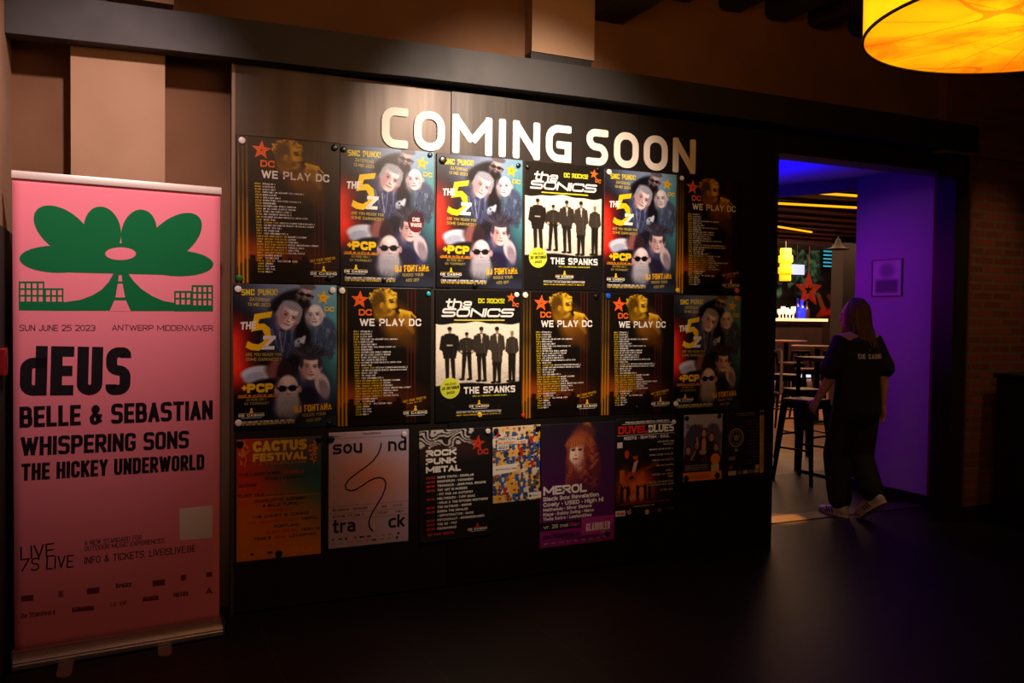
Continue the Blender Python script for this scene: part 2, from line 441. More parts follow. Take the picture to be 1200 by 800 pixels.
    def mesh(s, name, m):
        me = bpy.data.meshes.new(name); me.from_pydata(s.v, [], s.f); me.update()
        ca = me.color_attributes.new('print', 'FLOAT_COLOR', 'POINT')
        ca.data.foreach_set('color', np.array([(*c, 1.0) for c in s.c], dtype=np.float32).ravel())
        me.materials.append(m)
        for p in me.polygons: p.use_smooth = True
        return me

def print_mat(name, rough, spec=0.5):
    m = mat(name, (255, 255, 255), rough, 0, spec); nt = m.node_tree
    a = nt.nodes.new('ShaderNodeVertexColor'); a.layer_name = 'print'
    nt.links.new(a.outputs['Color'], nt.nodes['Principled BSDF'].inputs['Base Color'])
    return m
# ------------------------------------------------------------------ the setting
M_plaster = mottled('cream_plaster', (172, 138, 110), (160, 126, 98), 3.0, 0.85, bump=0.05)
M_plaster_dark = mottled('brown_plaster', (120, 84, 56), (104, 70, 46), 2.5, 0.85, bump=0.05)
M_wall_dark = mottled('dark_wall_paint', (48, 36, 30), (40, 30, 26), 3.0, 0.8)
M_beam = mottled('dark_grey_paint', (37, 32, 32), (31, 27, 27), 6.0, 0.5, rough2=0.62)
M_black = mat('black_paint', (16, 14, 14), 0.6)
M_wood = mottled('dark_timber', (40, 22, 14), (26, 14, 9), 5.0, 0.75, stretch=(8, 1, 8), bump=0.1)
M_brick = bricky('red_brick', (150, 74, 48), (118, 54, 36), (120, 96, 78), 1.0, 0.21, 0.065, 0.012, 0.85, 0.6)
M_brick_side = bricky('red_brick_reveal', (150, 74, 48), (118, 54, 36), (120, 96, 78), 1.0, 0.21, 0.065, 0.012, 0.85, 0.6, axes='YZ')
M_tile = bricky('dark_floor_tile', (34, 26, 25), (29, 23, 23), (54, 44, 40), 1.0, 0.6, 0.6, 0.006, 0.46, 0.12, axes='XY', offset=0.0, spec=0.3)
M_white_wall = mottled('white_wall_paint', (178, 160, 190), (170, 152, 184), 2.0, 0.7)
M_ceiling_paint = mottled('pale_ceiling_paint', (205, 205, 210), (195, 195, 202), 2.0, 0.8)
M_barfloor = mottled('worn_bar_floor', (170, 112, 70), (146, 94, 56), 3.0, 0.35, rough2=0.5)

st = 'structure'
boxo('floor', (-0.6, -7.6, -0.12), (8.6, 2.0, 0.0), M_tile, kind=st)
boxo('floor_bar', (1.5, 2.0, -0.12), (24.0, 15.0, 0.0), M_barfloor, kind=st)
boxo('wall_left', (-0.6, -7.6, 0.95), (-0.432, 0.15, 3.7), M_plaster, kind=st)
boxo('wainscot_left', (-0.6, -7.6, 0.0), (-0.425, 0.15, 1.80), M_wall_dark, kind=st)
boxo('wall_back_left', (-0.6, 0.15, 0.0), (3.9, 0.27, 2.75), M_plaster_dark, kind=st)
bm = bmesh.new()
prism(bm, [(-0.6, 2.72), (5.32, 2.72), (5.32, 3.75), (-0.6, 3.75)], 0.05, 0.27)
w = obj('wall_back_upper', bm, M_plaster_dark); w['kind'] = st
boxo('wall_brick_right', (5.605, 0.0, 0.0), (8.6, 0.14, 2.66), M_brick, kind=st)
boxo('wall_brick_upper', (5.32, -0.02, 2.66), (8.6, 0.26, 3.75), M_brick, kind=st)
boxo('wall_right', (8.45, -7.6, 0.0), (8.6, 0.0, 3.75), M_brick_side, kind=st)
boxo('wall_front', (-0.6, -7.7, 0.0), (8.6, -7.55, 3.75), M_wall_dark, kind=st)
boxo('ceiling', (-0.6, -7.6, 3.62), (8.6, 0.3, 3.75), M_wood, kind=st)
# passage
boxo('wall_passage_reveal', (5.82, 0.14, 0.0), (5.98, 0.475, 2.72), M_brick_side, kind=st)
boxo('wall_passage_right', (5.82, 0.475, 0.0), (5.98, 1.25, 2.72), M_white_wall, kind=st)
boxo('baseboard_passage', (5.806, 0.27, 0.0), (5.822, 1.252, 0.085), M_black, kind=st)
boxo('baseboard_brick', (5.605, -0.014, 0.0), (8.45, 0.0, 0.11), M_black, kind=st)
boxo('wall_passage_left', (3.55, 0.27, 0.0), (3.68, 2.6, 2.9), M_wall_dark, kind=st)
bm = bmesh.new()
cp = [(3.68, 0.26), (5.82, 0.26), (5.82, 1.25), (5.52, 1.88), (4.9, 3.2), (3.68, 3.2)]
lo = [bm.verts.new((x, y, 2.697)) for x, y in cp]; hi = [bm.verts.new((x, y, 2.82)) for x, y in cp]
bm.faces.new(lo); bm.faces.new(hi[::-1])
for i in range(6): bm.faces.new((lo[i], lo[(i + 1) % 6], hi[(i + 1) % 6], hi[i]))
w = obj('ceiling_passage', bm, M_ceiling_paint); w['kind'] = st
bm = bmesh.new()                                                    # the drop at the far edge of the passage ceiling
fp = [(5.82, 1.25), (5.50, 1.922), (4.88, 3.24)]
for (a, b) in zip(fp, fp[1:]):
    dx, dy = 0.045, 0.02
    vs = [bm.verts.new(p) for p in [(a[0], a[1], 2.59), (b[0], b[1], 2.59), (b[0] + dx, b[1] + dy, 2.59), (a[0] + dx, a[1] + dy, 2.59), (a[0], a[1], 2.82), (b[0], b[1], 2.82), (b[0] + dx, b[1] + dy, 2.82), (a[0] + dx, a[1] + dy, 2.82)]]
    for f in ((0, 1, 2, 3), (4, 5, 6, 7), (0, 1, 5, 4), (2, 3, 7, 6), (1, 2, 6, 5), (0, 3, 7, 4)): bm.faces.new([vs[i] for i in f])
w = obj('trim_passage_ceiling', bm, mottled('pink_grey_plaster', (190, 150, 150), (178, 140, 142), 3, 0.8)); w['kind'] = st
# doorway: lintel, rails, steel post
boxo('lintel_door', (3.80, 0.08, 2.545), (5.62, 0.26, 2.72), M_black, kind=st)
M_steel_edge = mat('dull_steel', (120, 104, 98), 0.35, 0.9)
boxo('trim_rail_upper', (3.86, 0.064, 2.690), (5.46, 0.08, 2.698), M_steel_edge, kind=st)
boxo('trim_rail_lower', (3.86, 0.064, 2.662), (5.46, 0.08, 2.667), M_steel_edge, kind=st)
boxo('door_post', (5.46, 0.0, 0.0), (5.605, 0.16, 2.66), mat('door_post_paint', (30, 25, 26), 0.5), kind=st)
boxo('trim_post', (5.598, -0.012, 0.11), (5.612, 0.0, 2.66), mat('post_edge', (120, 84, 62), 0.4, 0.5), kind=st)
boxo('threshold_door', (3.86, 0.47, 0.0), (5.80, 0.64, 0.006), mat('bronze_strip', (76, 62, 58), 0.4, 0.3), kind=st)
# the beam above the door and the pillars
bm = bmesh.new()
prism(bm, [(-0.43, 2.626), (0.2, 2.643), (1.0, 2.656), (1.34, 2.668), (2.4, 2.684), (5.55, 2.684), (5.55, 2.853), (2.7, 2.853), (1.9, 2.848), (1.3, 2.842), (0.58, 2.831), (0.22, 2.821), (-0.43, 2.812)], -0.10, -0.004)
w = obj('trim_beam', bm, M_beam); w['kind'] = st
boxo('pillar_left', (-0.191, 0.0, 0.0), (0.196, 0.15, 2.72), M_plaster, kind=st)
boxo('pillar_left_upper', (-0.03, -0.06, 2.86), (0.23, 0.05, 3.62), M_plaster, kind=st)
boxo('pillar_upper', (2.05, -0.04, 2.91), (2.441, 0.05, 3.62), M_plaster, kind=st)
boxo('bracket_pillar', (2.05, -0.03, 2.845), (2.43, 0.05, 2.91), M_black, kind=st)
bm = bmesh.new()                                                    # heavy joist beside the pillar, chamfered end
def joist(name, x0, x1, z0, y0=0.06, y1=-7.5, top=3.64):
    bm = bmesh.new(); d = 0.05
    a = [bm.verts.new((x, y, z)) for (x, y, z) in [(x0, y0, z0 + d), (x0, y0 - d, z0), (x0, y1, z0), (x0, y1, top), (x0, y0, top)]]
    b = [bm.verts.new((x1, v.co.y, v.co.z)) for v in a]
    bm.faces.new(a); bm.faces.new(b[::-1])
    for i in range(5): bm.faces.new((a[i], a[(i + 1) % 5], b[(i + 1) % 5], b[i]))
    o = obj(name, bm, M_wood); o['kind'] = st
joist('joist_ceiling', 2.443, 2.66, 3.165)
for x in (-0.1, 0.4, 0.9, 1.4, 1.9, 3.05, 3.43, 3.79, 4.15, 4.50, 4.86, 5.25, 5.7, 6.15):
    joist('joist_ceiling', x - 0.06, x + 0.07, 3.36)
# bar room shell
M_slat = mottled('brown_ceiling_slats', (110, 66, 42), (84, 48, 30), 4.0, 0.6, stretch=(1, 10, 1))
boxo('ceiling_bar', (3.68, 1.2, 2.80), (24.0, 7.0, 2.95), M_slat, kind=st)
boxo('ceiling_bar_far', (1.5, 7.0, 3.5), (24.0, 15.0, 3.6), M_slat, kind=st)
boxo('trim_ceiling_step', (1.5, 6.95, 2.80), (24.0, 7.05, 3.6), M_wood, kind=st)
boxo('wall_bar_far', (1.5, 14.9, 0.0), (24.0, 15.0, 3.6), mottled('bar_wall_paint', (70, 46, 36), (50, 32, 26), 2.0, 0.7), kind=st)
boxo('wall_bar_left', (3.55, 2.6, 0.0), (3.68, 15.0, 3.6), M_wall_dark, kind=st)
boxo('wall_bar_right', (23.9, 1.25, 0.0), (24.0, 15.0, 3.6), M_wall_dark, kind=st)
boxo('wall_bar_near', (5.98, 1.10, 0.0), (24.0, 1.25, 2.9), M_wall_dark, kind=st)
for i in range(9):
    y = 2.5 + i * 0.5
    boxo('trim_ceiling_slat', (3.7, y, 2.765), (23.8, y + 0.13, 2.80), M_slat, kind=st)
p0 = at(983, 300, 6.0); p1 = at(1006, 300, 6.0)
boxo('column_bar', (p0.x, 5.9, 0.0), (p1.x + .15, 6.15, 2.80), mottled('grey_brown_column', (46, 36, 36), (38, 30, 31), 4, 0.7), kind=st)

# ------------------------------------------------------------------ the black steel sliding panel with its lettering
def steel(name, rgb):
    m = mottled(name, rgb, tuple(int(c * 0.86) for c in rgb), 1.6, 0.33, stretch=(5, 1, .5), rough2=0.44, metal=0.75, detail=3)
    N = m.node_tree.nodes; L = m.node_tree.links
    nz = N.new('ShaderNodeTexNoise'); nz.inputs['Scale'].default_value = 3.0; nz.inputs['Detail'].default_value = 3; mp = N.new('ShaderNodeMapping'); mp.inputs['Scale'].default_value = (4, 1, .35)
    tc = [n for n in N if n.type == 'TEX_COORD'][0]
    L.new(tc.outputs['Object'], mp.inputs[0]); L.new(mp.outputs[0], nz.inputs[0])
    bp = N.new('ShaderNodeBump'); bp.inputs['Strength'].default_value = 0.06; bp.inputs['Distance'].default_value = 0.02
    L.new(nz.outputs['Fac'], bp.inputs['Height']); L.new(bp.outputs['Normal'], N['Principled BSDF'].inputs['Normal'])
    return m
M_sheet = steel('steel_sheet_bright_reflection', (66, 58, 53)); M_sheet2 = steel('steel_sheet_dim_reflection', (56, 52, 49))  # same steel: the first sheet's stronger reflection is put into a paler colour
panel = empty('sliding_panel', (2.15, 0.02, 0.0), 0, 'tall black steel sliding panel with white COMING SOON lettering', 'sliding door')
def sub(name, bm, m, parent, smooth=None):
    o = obj(name, bm, m, parent, None, smooth)
    o.matrix_parent_inverse = Matrix.Translation(-Vector(parent.location)) if parent.rotation_euler.z == 0 else (Matrix.Translation(parent.location) @ Matrix.Rotation(parent.rotation_euler.z, 4, 'Z')).inverted()
    return o
for (x0, x1, tl) in ((0.503, 1.600, 0.006), (1.603, 2.772, 0.0), (2.775, 3.812, 0.003)):
    bm = bmesh.new(); vs = box(bm, (x0, 0.0, 0.012), (x1, 0.045, 2.651))
    for v in bm.verts:
        if v.co.y < 0.02: v.co.y = 0.0 + tl * (v.co.x - x0)
    sub('steel_sheet', bm, M_sheet if x0 < 1 else M_sheet2, panel)
bm = bmesh.new(); box(bm, (3.800, -0.003, 0.0), (3.826, 0.05, 2.651)); sub('edge_strip', bm, M_black, panel)
bm = bmesh.new(); box(bm, (0.490, -0.002, 0.0), (0.505, 0.05, 2.651)); sub('edge_strip', bm, mat('worn_steel_edge', (110, 92, 78), 0.4, 0.7), panel)
bm = bmesh.new(); tube(bm, [(3.826, -0.006, 1.262), (3.826, -0.05, 1.272), (3.815, -0.075, 1.262), (3.812, -0.08, 1.235), (3.812, -0.08, 1.03), (3.815, -0.075, 1.0), (3.826, -0.05, 0.99), (3.826, -0.006, 0.998)], 0.009, 12)
sub('handle', bm, mat('pale_grey_handle', (232, 226, 224), 0.35, 0.0), panel, 40)  # pale colour stands in for the reflection on the metal handle

M_letter = mat('white_vinyl', (236, 226, 214), 0.5)
SIGN = style(.7, .2, .28, .1, .05)
def solid_letter(name, ch, x0, x1, z0, h, m, parent, y=-0.004, th=0.004):
    shapes, w = text_shapes(ch, SIGN, h, None if ch == 'I' else x1 - x0)
    k = (x1 - x0) / w if ch != 'I' else 1
    bm = bmesh.new()
    for q_, (Lf, Rt, closed) in enumerate(shapes):
        n = len(Lf)
        F = [[bm.verts.new((x0 + p[0] * k, yy, z0 + p[1])) for p in e] for e in (Lf, Rt) for yy in (y - .0003 * q_, y + th)]
        lf, lb, rf, rb = F
        for i in range(n if closed else n - 1):
            j = (i + 1) % n
            for q in ((lf[i], lf[j], rf[j], rf[i]), (lb[i], rb[i], rb[j], lb[j]), (lf[i], lb[i], lb[j], lf[j]), (rf[i], rf[j], rb[j], rb[i])):
                try: bm.faces.new(q)
                except ValueError: pass
        if not closed:
            bm.faces.new((lf[0], rf[0], rb[0], lb[0])); bm.faces.new((lf[-1], lb[-1], rb[-1], rf[-1]))
    sub(name, bm, m, parent)
for ch, xa, xb in (('\u00c7', 447, 478), ('O', 485, 521), ('\u1e40', 529.5, 576.5), ('I', 584.3, 592.7), ('\u0143', 600.7, 632.5), ('\u011e', 639.5, 669.3), ('\u015e', 687, 712.5), ('O', 719.5, 748.3), ('O', 754.5, 782.5), ('\u0143', 788.7, 815.2)):
    X0 = at(xa, 160, 0).x; X1 = at(xb, 160, 0).x
    solid_letter('letter', ch, X0, X1, 2.322 + (X0 - 1.2) * 0.0085, 0.206, M_letter, panel)

# ------------------------------------------------------------------ poster artwork
M_print = print_mat('glossy_print', 0.30, 0.3)
M_print_matt = print_mat('matt_print', 0.6, 0.3)
AS = 1.416
YEL = (246, 200, 24); WHT = (240, 236, 230); ORG = (232, 84, 30)

def casino_logo(S, cx, y, w, col, fig):
    """small pawn figure over the house name with thin rules"""
    h = w * .10
    S.ell(cx, y - h * 2.9, h * .42, h * .5, fig, 2); S.poly([(cx - h * .9, y - h * 1.25), (cx - h * .35, y - h * 2.5), (cx + h * .35, y - h * 2.5), (cx + h * .9, y - h * 1.25)], fig, 2)
    S.rect(cx - w / 2, y - h * 1.38, cx + w / 2, y - h * 1.28, fig, 3)
    S.text('DE CASINO', cx, y, h, col, style(.9, .24, .2, .2), w, align='c')
    S.rect(cx - w * .4, y + h * .45, cx + w * .4, y + h * .6, col, 2)

def head(p, x, y, r, skin, dark, rot=0, hair=None, hairtop=True, beard=None, glasses=None, mid=None, turn=0.0):
    """a printed portrait head: x, y centre, r half width"""
    mid = mid or tuple((a + b) / 2 for a, b in zip(skin, dark))
    c, q = math.cos(R(rot)), math.sin(R(rot))
    def T(a, b): return x + r * (a * c - b * q), y + r * (a * q + b * c)
    if hair and hairtop:
        h = T(0, -.35); p.ell(h[0], h[1], r * 1.12, r * 1.2, hair, rot, .25)
    for s in (-1, 1):
        e = T(s * 1.0, .05); p.ell(e[0], e[1], r * .16, r * .3, mid, rot, .4)
    h = T(0, -.05); p.ell(h[0], h[1], r * .88, r * 1.18, skin, rot, .16)
    h = T(turn * .6, .62); p.ell(h[0], h[1], r * .62, r * .62, skin, rot, .3)
    h = T(-.62 + turn, .25); p.ell(h[0], h[1], r * .42, r * 1.0, mid, rot, .9, .85)
    h = T(.72 + turn, .35); p.ell(h[0], h[1], r * .22, r * .8, mid, rot, .9, .6)
    h = T(.1 + turn, -.7); p.ell(h[0], h[1], r * .5, r * .32, tuple(min(255, v * 1.15) for v in skin), rot, .9, .6)
    h = T(.4 + turn, .25); p.ell(h[0], h[1], r * .2, r * .18, tuple(min(255, v * 1.12) for v in skin), rot, .9, .6)
    if hair and hairtop:
        h = T(-.05, -1.08); p.ell(h[0], h[1], r * .95, r * .36, hair, rot, .4)
        for s in (-1, 1):
            h = T(s * .9, -.45); p.ell(h[0], h[1], r * .2, r * .55, hair, rot, .5)
        for k in range(14):
            a = T(-.9 + k * .13, -.95 + .02 * (k % 3)); b = T(-.75 + k * .13, -1.35 + .08 * abs(k - 7) / 3); p.line(a[0], a[1], b[0], b[1], r * .03, tuple(min(255, v * (1.3 if k % 2 else .7)) for v in hair), .7)
    if beard:
        h = T(0, .98); p.ell(h[0], h[1], r * .82, r * .72, beard, rot, .5)
        h = T(0, .5); p.ell(h[0], h[1], r * .3, r * .12, skin, rot, .6, .7)
        for k in range(9):
            a = T(-.6 + k * .15, .7); b = T(-.55 + k * .13, 1.6); p.line(a[0], a[1], b[0], b[1], r * .03, tuple(v * .72 for v in beard), .6)
    for s in (-1, 1):
        h = T(s * .4 + turn, -.12); p.ell(h[0], h[1], r * .26, r * .17, mid, rot, .9, .9)
        a = T(s * .4 + turn - .2, -.3 + .05 * s); b = T(s * .4 + turn + .2, -.3 - .05 * s * .3); p.line(a[0], a[1], b[0], b[1], r * .04, tuple(v * .6 for v in mid), .9)
        e = T(s * .4 + turn, -.1); p.ell(e[0], e[1], r * .14, r * .06, (24, 18, 20), rot, .5)
        h = T(s * .34 + turn, .12); p.ell(h[0], h[1], r * .16, r * .05, mid, rot, .9, .7)
    h = T(-.02 + turn, .16); p.ell(h[0], h[1], r * .08, r * .3, mid, rot, .9, .8)
    h = T(.10 + turn, .12); p.ell(h[0], h[1], r * .07, r * .3, tuple(min(255, v * 1.12) for v in skin), rot, .9, .7)
    h = T(.05 + turn, .42); p.ell(h[0], h[1], r * .17, r * .06, tuple(v * .6 for v in mid), rot, .7, .9)
    a = T(-.24 + turn, .7); b = T(.3 + turn, .7); p.line(a[0], a[1], b[0], b[1], r * .05, tuple(v * .5 for v in mid), .9)
    h = T(.03 + turn, .84); p.ell(h[0], h[1], r * .2, r * .05, mid, rot, .8, .6)
    if glasses:
        for s in (-1, 1):
            e = T(s * .42 + turn, -.08); p.ell(e[0], e[1], r * .36, r * .27, glasses, rot, .2)
            e = T(s * .42 + turn - .1, -.16); p.ell(e[0], e[1], r * .12, r * .06, (150, 150, 165), rot, .6, .6)
        a = T(-.9 + turn, -.16); b = T(.9 + turn, -.16); p.line(a[0], a[1], b[0], b[1], r * .05, glasses)

def art_five():
    """four-colour band poster: five men, red glow, big yellow numeral"""
    W, H = .5, .708; p = Paint(150, AS, (26, 26, 36)); V = AS
    p.ell(.75, .05, .55, .3, (150, 172, 212), 0, 1.0, .95); p.ell(1.0, .5, .2, .5, (72, 150, 164), 0, 1.2, .9)
    p.ell(.3, .02, .3, .18, (92, 104, 132), 0, 1.2, .6)
    p.rect(.93, .2, .945, .5, (110, 168, 176), .02, .6); p.rect(.965, .2, .975, .46, (100, 160, 170), .01, .5); p.rect(.93, .32, .98, .335, (110, 168, 176), .01, .4)
    p.rect(-.1, -.1, .12, 1.5, (18, 16, 20), .4, .9); p.ell(.0, .70, .19, .31, (236, 30, 18), 0, 1.1, 1.0); p.ell(.0, .70, .11, .2, (255, 64, 40), 0, 1.0, .8)
    p.ell(.3, .62, .2, .2, (22, 20, 26), 0, 1.0, .6)
    # coats
    p.ell(.60, .3, .16, .2, (18, 17, 24), 0, .3); p.ell(.52, .16, .2, .09, (20, 19, 26), -25, .4)
    p.ell(.45, .53, .18, .2, (54, 60, 96), 10, .25); p.ell(.88, .52, .13, .2, (66, 80, 112), 0, .25); p.ell(.66, .5, .07, .14, (20, 19, 28), 0, .4)
    for (x0, y0, x1, y1) in ((.36, .44, .42, .62), (.50, .43, .47, .66), (.56, .44, .55, .6)): p.line(x0, y0, x1, y1, .010, (120, 134, 176), .7, .003)
    p.line(.43, .42, .46, .66, .004, (190, 200, 226), .9); p.poly([(.40, .42), (.45, .43), (.41, .52)], (70, 78, 108), .8); p.line(.30, .56, .42, .70, .05, (44, 50, 74), .9, .03)
    for (x0, y0, x1, y1) in ((.80, .44, .78, .62), (.90, .44, .93, .64)): p.line(x0, y0, x1, y1, .012, (116, 140, 166), .7, .003)
    p.poly([(.76, .42), (.84, .41), (.79, .52)], (84, 100, 126), .8); p.line(.95, .5, .93, .72, .05, (58, 72, 92), .8, .03)
    # bearded man at the top with round glasses and cap
    head(p, .685, .105, .075, (186, 164, 172), (24, 20, 24), 12, beard=(28, 22, 26), glasses=(40, 34, 40)); p.ell(.71, .012, .085, .035, (96, 92, 104), 12, .3)
    p.line(.6, .08, .77, .115, .005, (18, 16, 20))
    # grey-haired man, head tilted
    head(p, .52, .315, .105, (232, 212, 216), (46, 38, 46), 24, hair=(150, 154, 170), mid=(176, 138, 146), turn=.12)
    # bald man looking down left
    head(p, .79, .30, .088, (228, 218, 228), (70, 60, 70), -6, mid=(176, 162, 176), turn=-.2)
    # pale hand on the jacket, twinkling rings
    p.ell(.63, .565, .055, .04, (176, 190, 214), -25, .4); p.ell(.66, .545, .02, .05, (196, 206, 226), 30, .4); p.ell(.61, .60, .03, .02, (150, 164, 190), 10, .4)
    p.ell(.645, .585, .014, .012, (40, 44, 60)); p.ell(.62, .555, .01, .01, (40, 44, 60))
    # pale boot
    p.ell(.24, .865, .17, .075, (206, 214, 234), -4, .25); p.ell(.19, .905, .1, .05, (168, 176, 204), -14, .4); p.ell(.42, .835, .12, .1, (86, 50, 58), 14, .5); p.ell(.38, .83, .045, .11, (138, 82, 82), 14, .5); p.ell(.47, .85, .06, .1, (46, 30, 40), 14, .5)
    p.ell(.29, .99, .16, .07, (20, 20, 32), -8, .4)
    # spiky-haired man with a raised finger
    p.ell(.73, 1.04, .2, .24, (60, 62, 96), 0, .4); p.ell(.7, 1.13, .12, .12, (34, 30, 58), 0, .4)
    for k in range(15):
        a = -2.75 + k * .17; p.line(.725, .73, .725 + .2 * math.cos(a), .73 + .15 * math.sin(a), .022, (44, 40, 52), .9, .004)
    head(p, .735, .82, .10, (234, 206, 208), (50, 38, 44), 3, hair=(60, 54, 68), mid=(180, 140, 146), turn=.05)
    for k in range(9):
        a = -2.4 + k * .2; p.line(.735, .70, .735 + .13 * math.cos(a), .70 + .1 * math.sin(a), .016, (50, 45, 58), .9, .004)
    p.ell(.85, .99, .07, .12, (214, 198, 212), -18, .3); p.line(.80, .84, .835, .94, .02, (214, 196, 204)); p.ell(.87, 1.04, .05, .1, (150, 136, 154), -14, .5)
    for k in range(3): p.line(.82 + .025 * k, .945 + .012 * k, .85 + .02 * k, 1.03, .003, (110, 92, 108), .8)
    # bald bearded man with sunglasses
    p.ell(.5, 1.18, .2, .16, (40, 38, 52), 0, .5)
    head(p, .515, 1.03, .115, (232, 212, 218), (50, 40, 46), -2, mid=(180, 150, 158), beard=(176, 174, 188), glasses=(14, 12, 18), turn=-.05)
    p.ell(.51, 1.21, .12, .13, (178, 178, 194), 0, .6, .95)
    for k in range(12): p.line(.42 + k * .016, 1.14, .43 + k * .014, 1.3 + .02 * math.sin(k * 2), .003, (108, 108, 122), .7)
    p.rect(-.01, 1.3, 1.01, 1.43, (20, 20, 26), .16, .85); p.ell(.12, 1.2, .2, .16, (16, 14, 18), 0, .9, .85); p.ell(.85, 1.4, .3, .1, (60, 72, 96), 0, 1, .5)
    rg = np.random.RandomState(7)                                       # creases and glints in the leather
    for _ in range(70):
        x, y = (rg.uniform(.3, .6), rg.uniform(.43, .7)) if rg.rand() < .5 else (rg.uniform(.78, .98), rg.uniform(.42, .68)); a = rg.uniform(.8, 2.2); l = rg.uniform(.02, .07)
        p.line(x, y, x + l * math.cos(a), y + l * math.sin(a), .004, (150, 168, 214) if rg.rand() < .45 else (16, 16, 28), .6, .001)
    for _ in range(60):                                             # loose hair over the middle figure
        a = rg.uniform(-2.9, -.3); q = rg.uniform(.10, .2); x0 = .735 + .09 * math.cos(a); y0 = .72 + .05 * math.sin(a); p.line(x0, y0, x0 + q * .9 * math.cos(a + .25), y0 + q * .7 * math.sin(a + .25), .004, (96, 92, 120) if rg.rand() < .4 else (40, 38, 52), .7, .001)
    for k in range(26): p.line(.41 + k * .008, 1.12, .42 + k * .0075, 1.27 + .05 * rg.rand(), .002, (214, 212, 226) if k % 2 else (120, 118, 132), .6)
    p.noise(.10, 1)
    S = Sheet(W, H); S.base(p); U = lambda u: u * W; Z = lambda v: v * H
    S.text('SNC PUNX!', U(.08), Z(.078), Z(.042), (226, 206, 30), style(.6, .2, .05, .1), U(.34), rot=1)
    S.text('ZATERDAG', U(.155), Z(.113), Z(.022), (206, 184, 60), GRO, U(.19), rot=-2)
    S.text('13 MEI 2023', U(.14), Z(.148), Z(.022), (206, 184, 60), GRO, U(.21), rot=-2)
    S.star(U(.865), Z(.088), U(.075), (244, 190, 32), 2, 8, .42, (200, 130, 20)); S.text('DC', U(.875), Z(.182), Z(.032), (244, 190, 32), BOLD, U(.1), rot=-3)
    five = [(.37, .185), (.20, .205), (.165, .325), (.205, .318), (.27, .312), (.295, .345), (.285, .39), (.235, .412), (.18, .405), (.135, .388), (.115, .43), (.165, .45), (.235, .455), (.315, .43), (.36, .37), (.345, .30), (.29, .268), (.232, .272), (.248, .238), (.355, .226)]
    S.add([(U(a), Z(b)) for a, b in five], [(0, 1, 18, 19), (1, 2, 3, 17, 18), (3, 4, 16, 17), (4, 5, 15, 16), (5, 6, 14, 15), (6, 7, 13, 14), (7, 8, 12, 13), (8, 9, 11, 12), (9, 10, 11)], YEL, 2)
    S.text('THE', U(.065), Z(.312), Z(.052), WHT, style(.6, .2, .05, .06), U(.145), rot=4, shear=.15, layer=3)
    S.text('Z', U(.265), Z(.448), Z(.095), WHT, style(.8, .25, .05, .06), U(.12), shear=.12, layer=3)
    for k, t in enumerate(('ARE YOU READY FOR', 'SOME DARKNESS?')): S.text(t, U(.115), Z(.49 + .033 * k), Z(.021), (190, 168, 70), GRO, U(.34), rot=-1)
    S.text('+', U(.075), Z(.728), Z(.045), YEL, FAT, U(.05)); S.text('PCP', U(.125), Z(.742), Z(.062), YEL, FAT, U(.25))
    rg = random.Random(5); S.greek(U(.04), Z(.768), U(.36), Z(.016), (240, 150, 20), rg)
    S.rect(U(.04), Z(.771), U(.39), Z(.775), (240, 150, 20), 2)
    S.text('EX PERE UBU /', U(.12), Z(.798), Z(.016), (170, 150, 70), GRO, U(.19)); S.text('EX TOURNIQUET', U(.1), Z(.824), Z(.016), (170, 150, 70), GRO, U(.23))
    casino_logo(S, U(.165), Z(.905), U(.24), WHT, YEL)
    S.greek(U(.05), Z(.946), U(.54), Z(.013), WHT, rg); S.greek(U(.05), Z(.965), U(.54), Z(.013), YEL, rg); S.rect(U(.05), Z(.95), U(.58), Z(.952), WHT, 2)
    S.text('DJ FONTANA', U(.575), Z(.893), Z(.048), (250, 190, 20), style(.6, .18, .06, .08), U(.37), rot=3)
    S.text('ROCKS YOUR', U(.655), Z(.925), Z(.022), (180, 160, 80), GRO, U(.23), rot=3); S.text('ASS OFF', U(.69), Z(.962), Z(.022), (180, 160, 80), GRO, U(.15), rot=3)
    return S

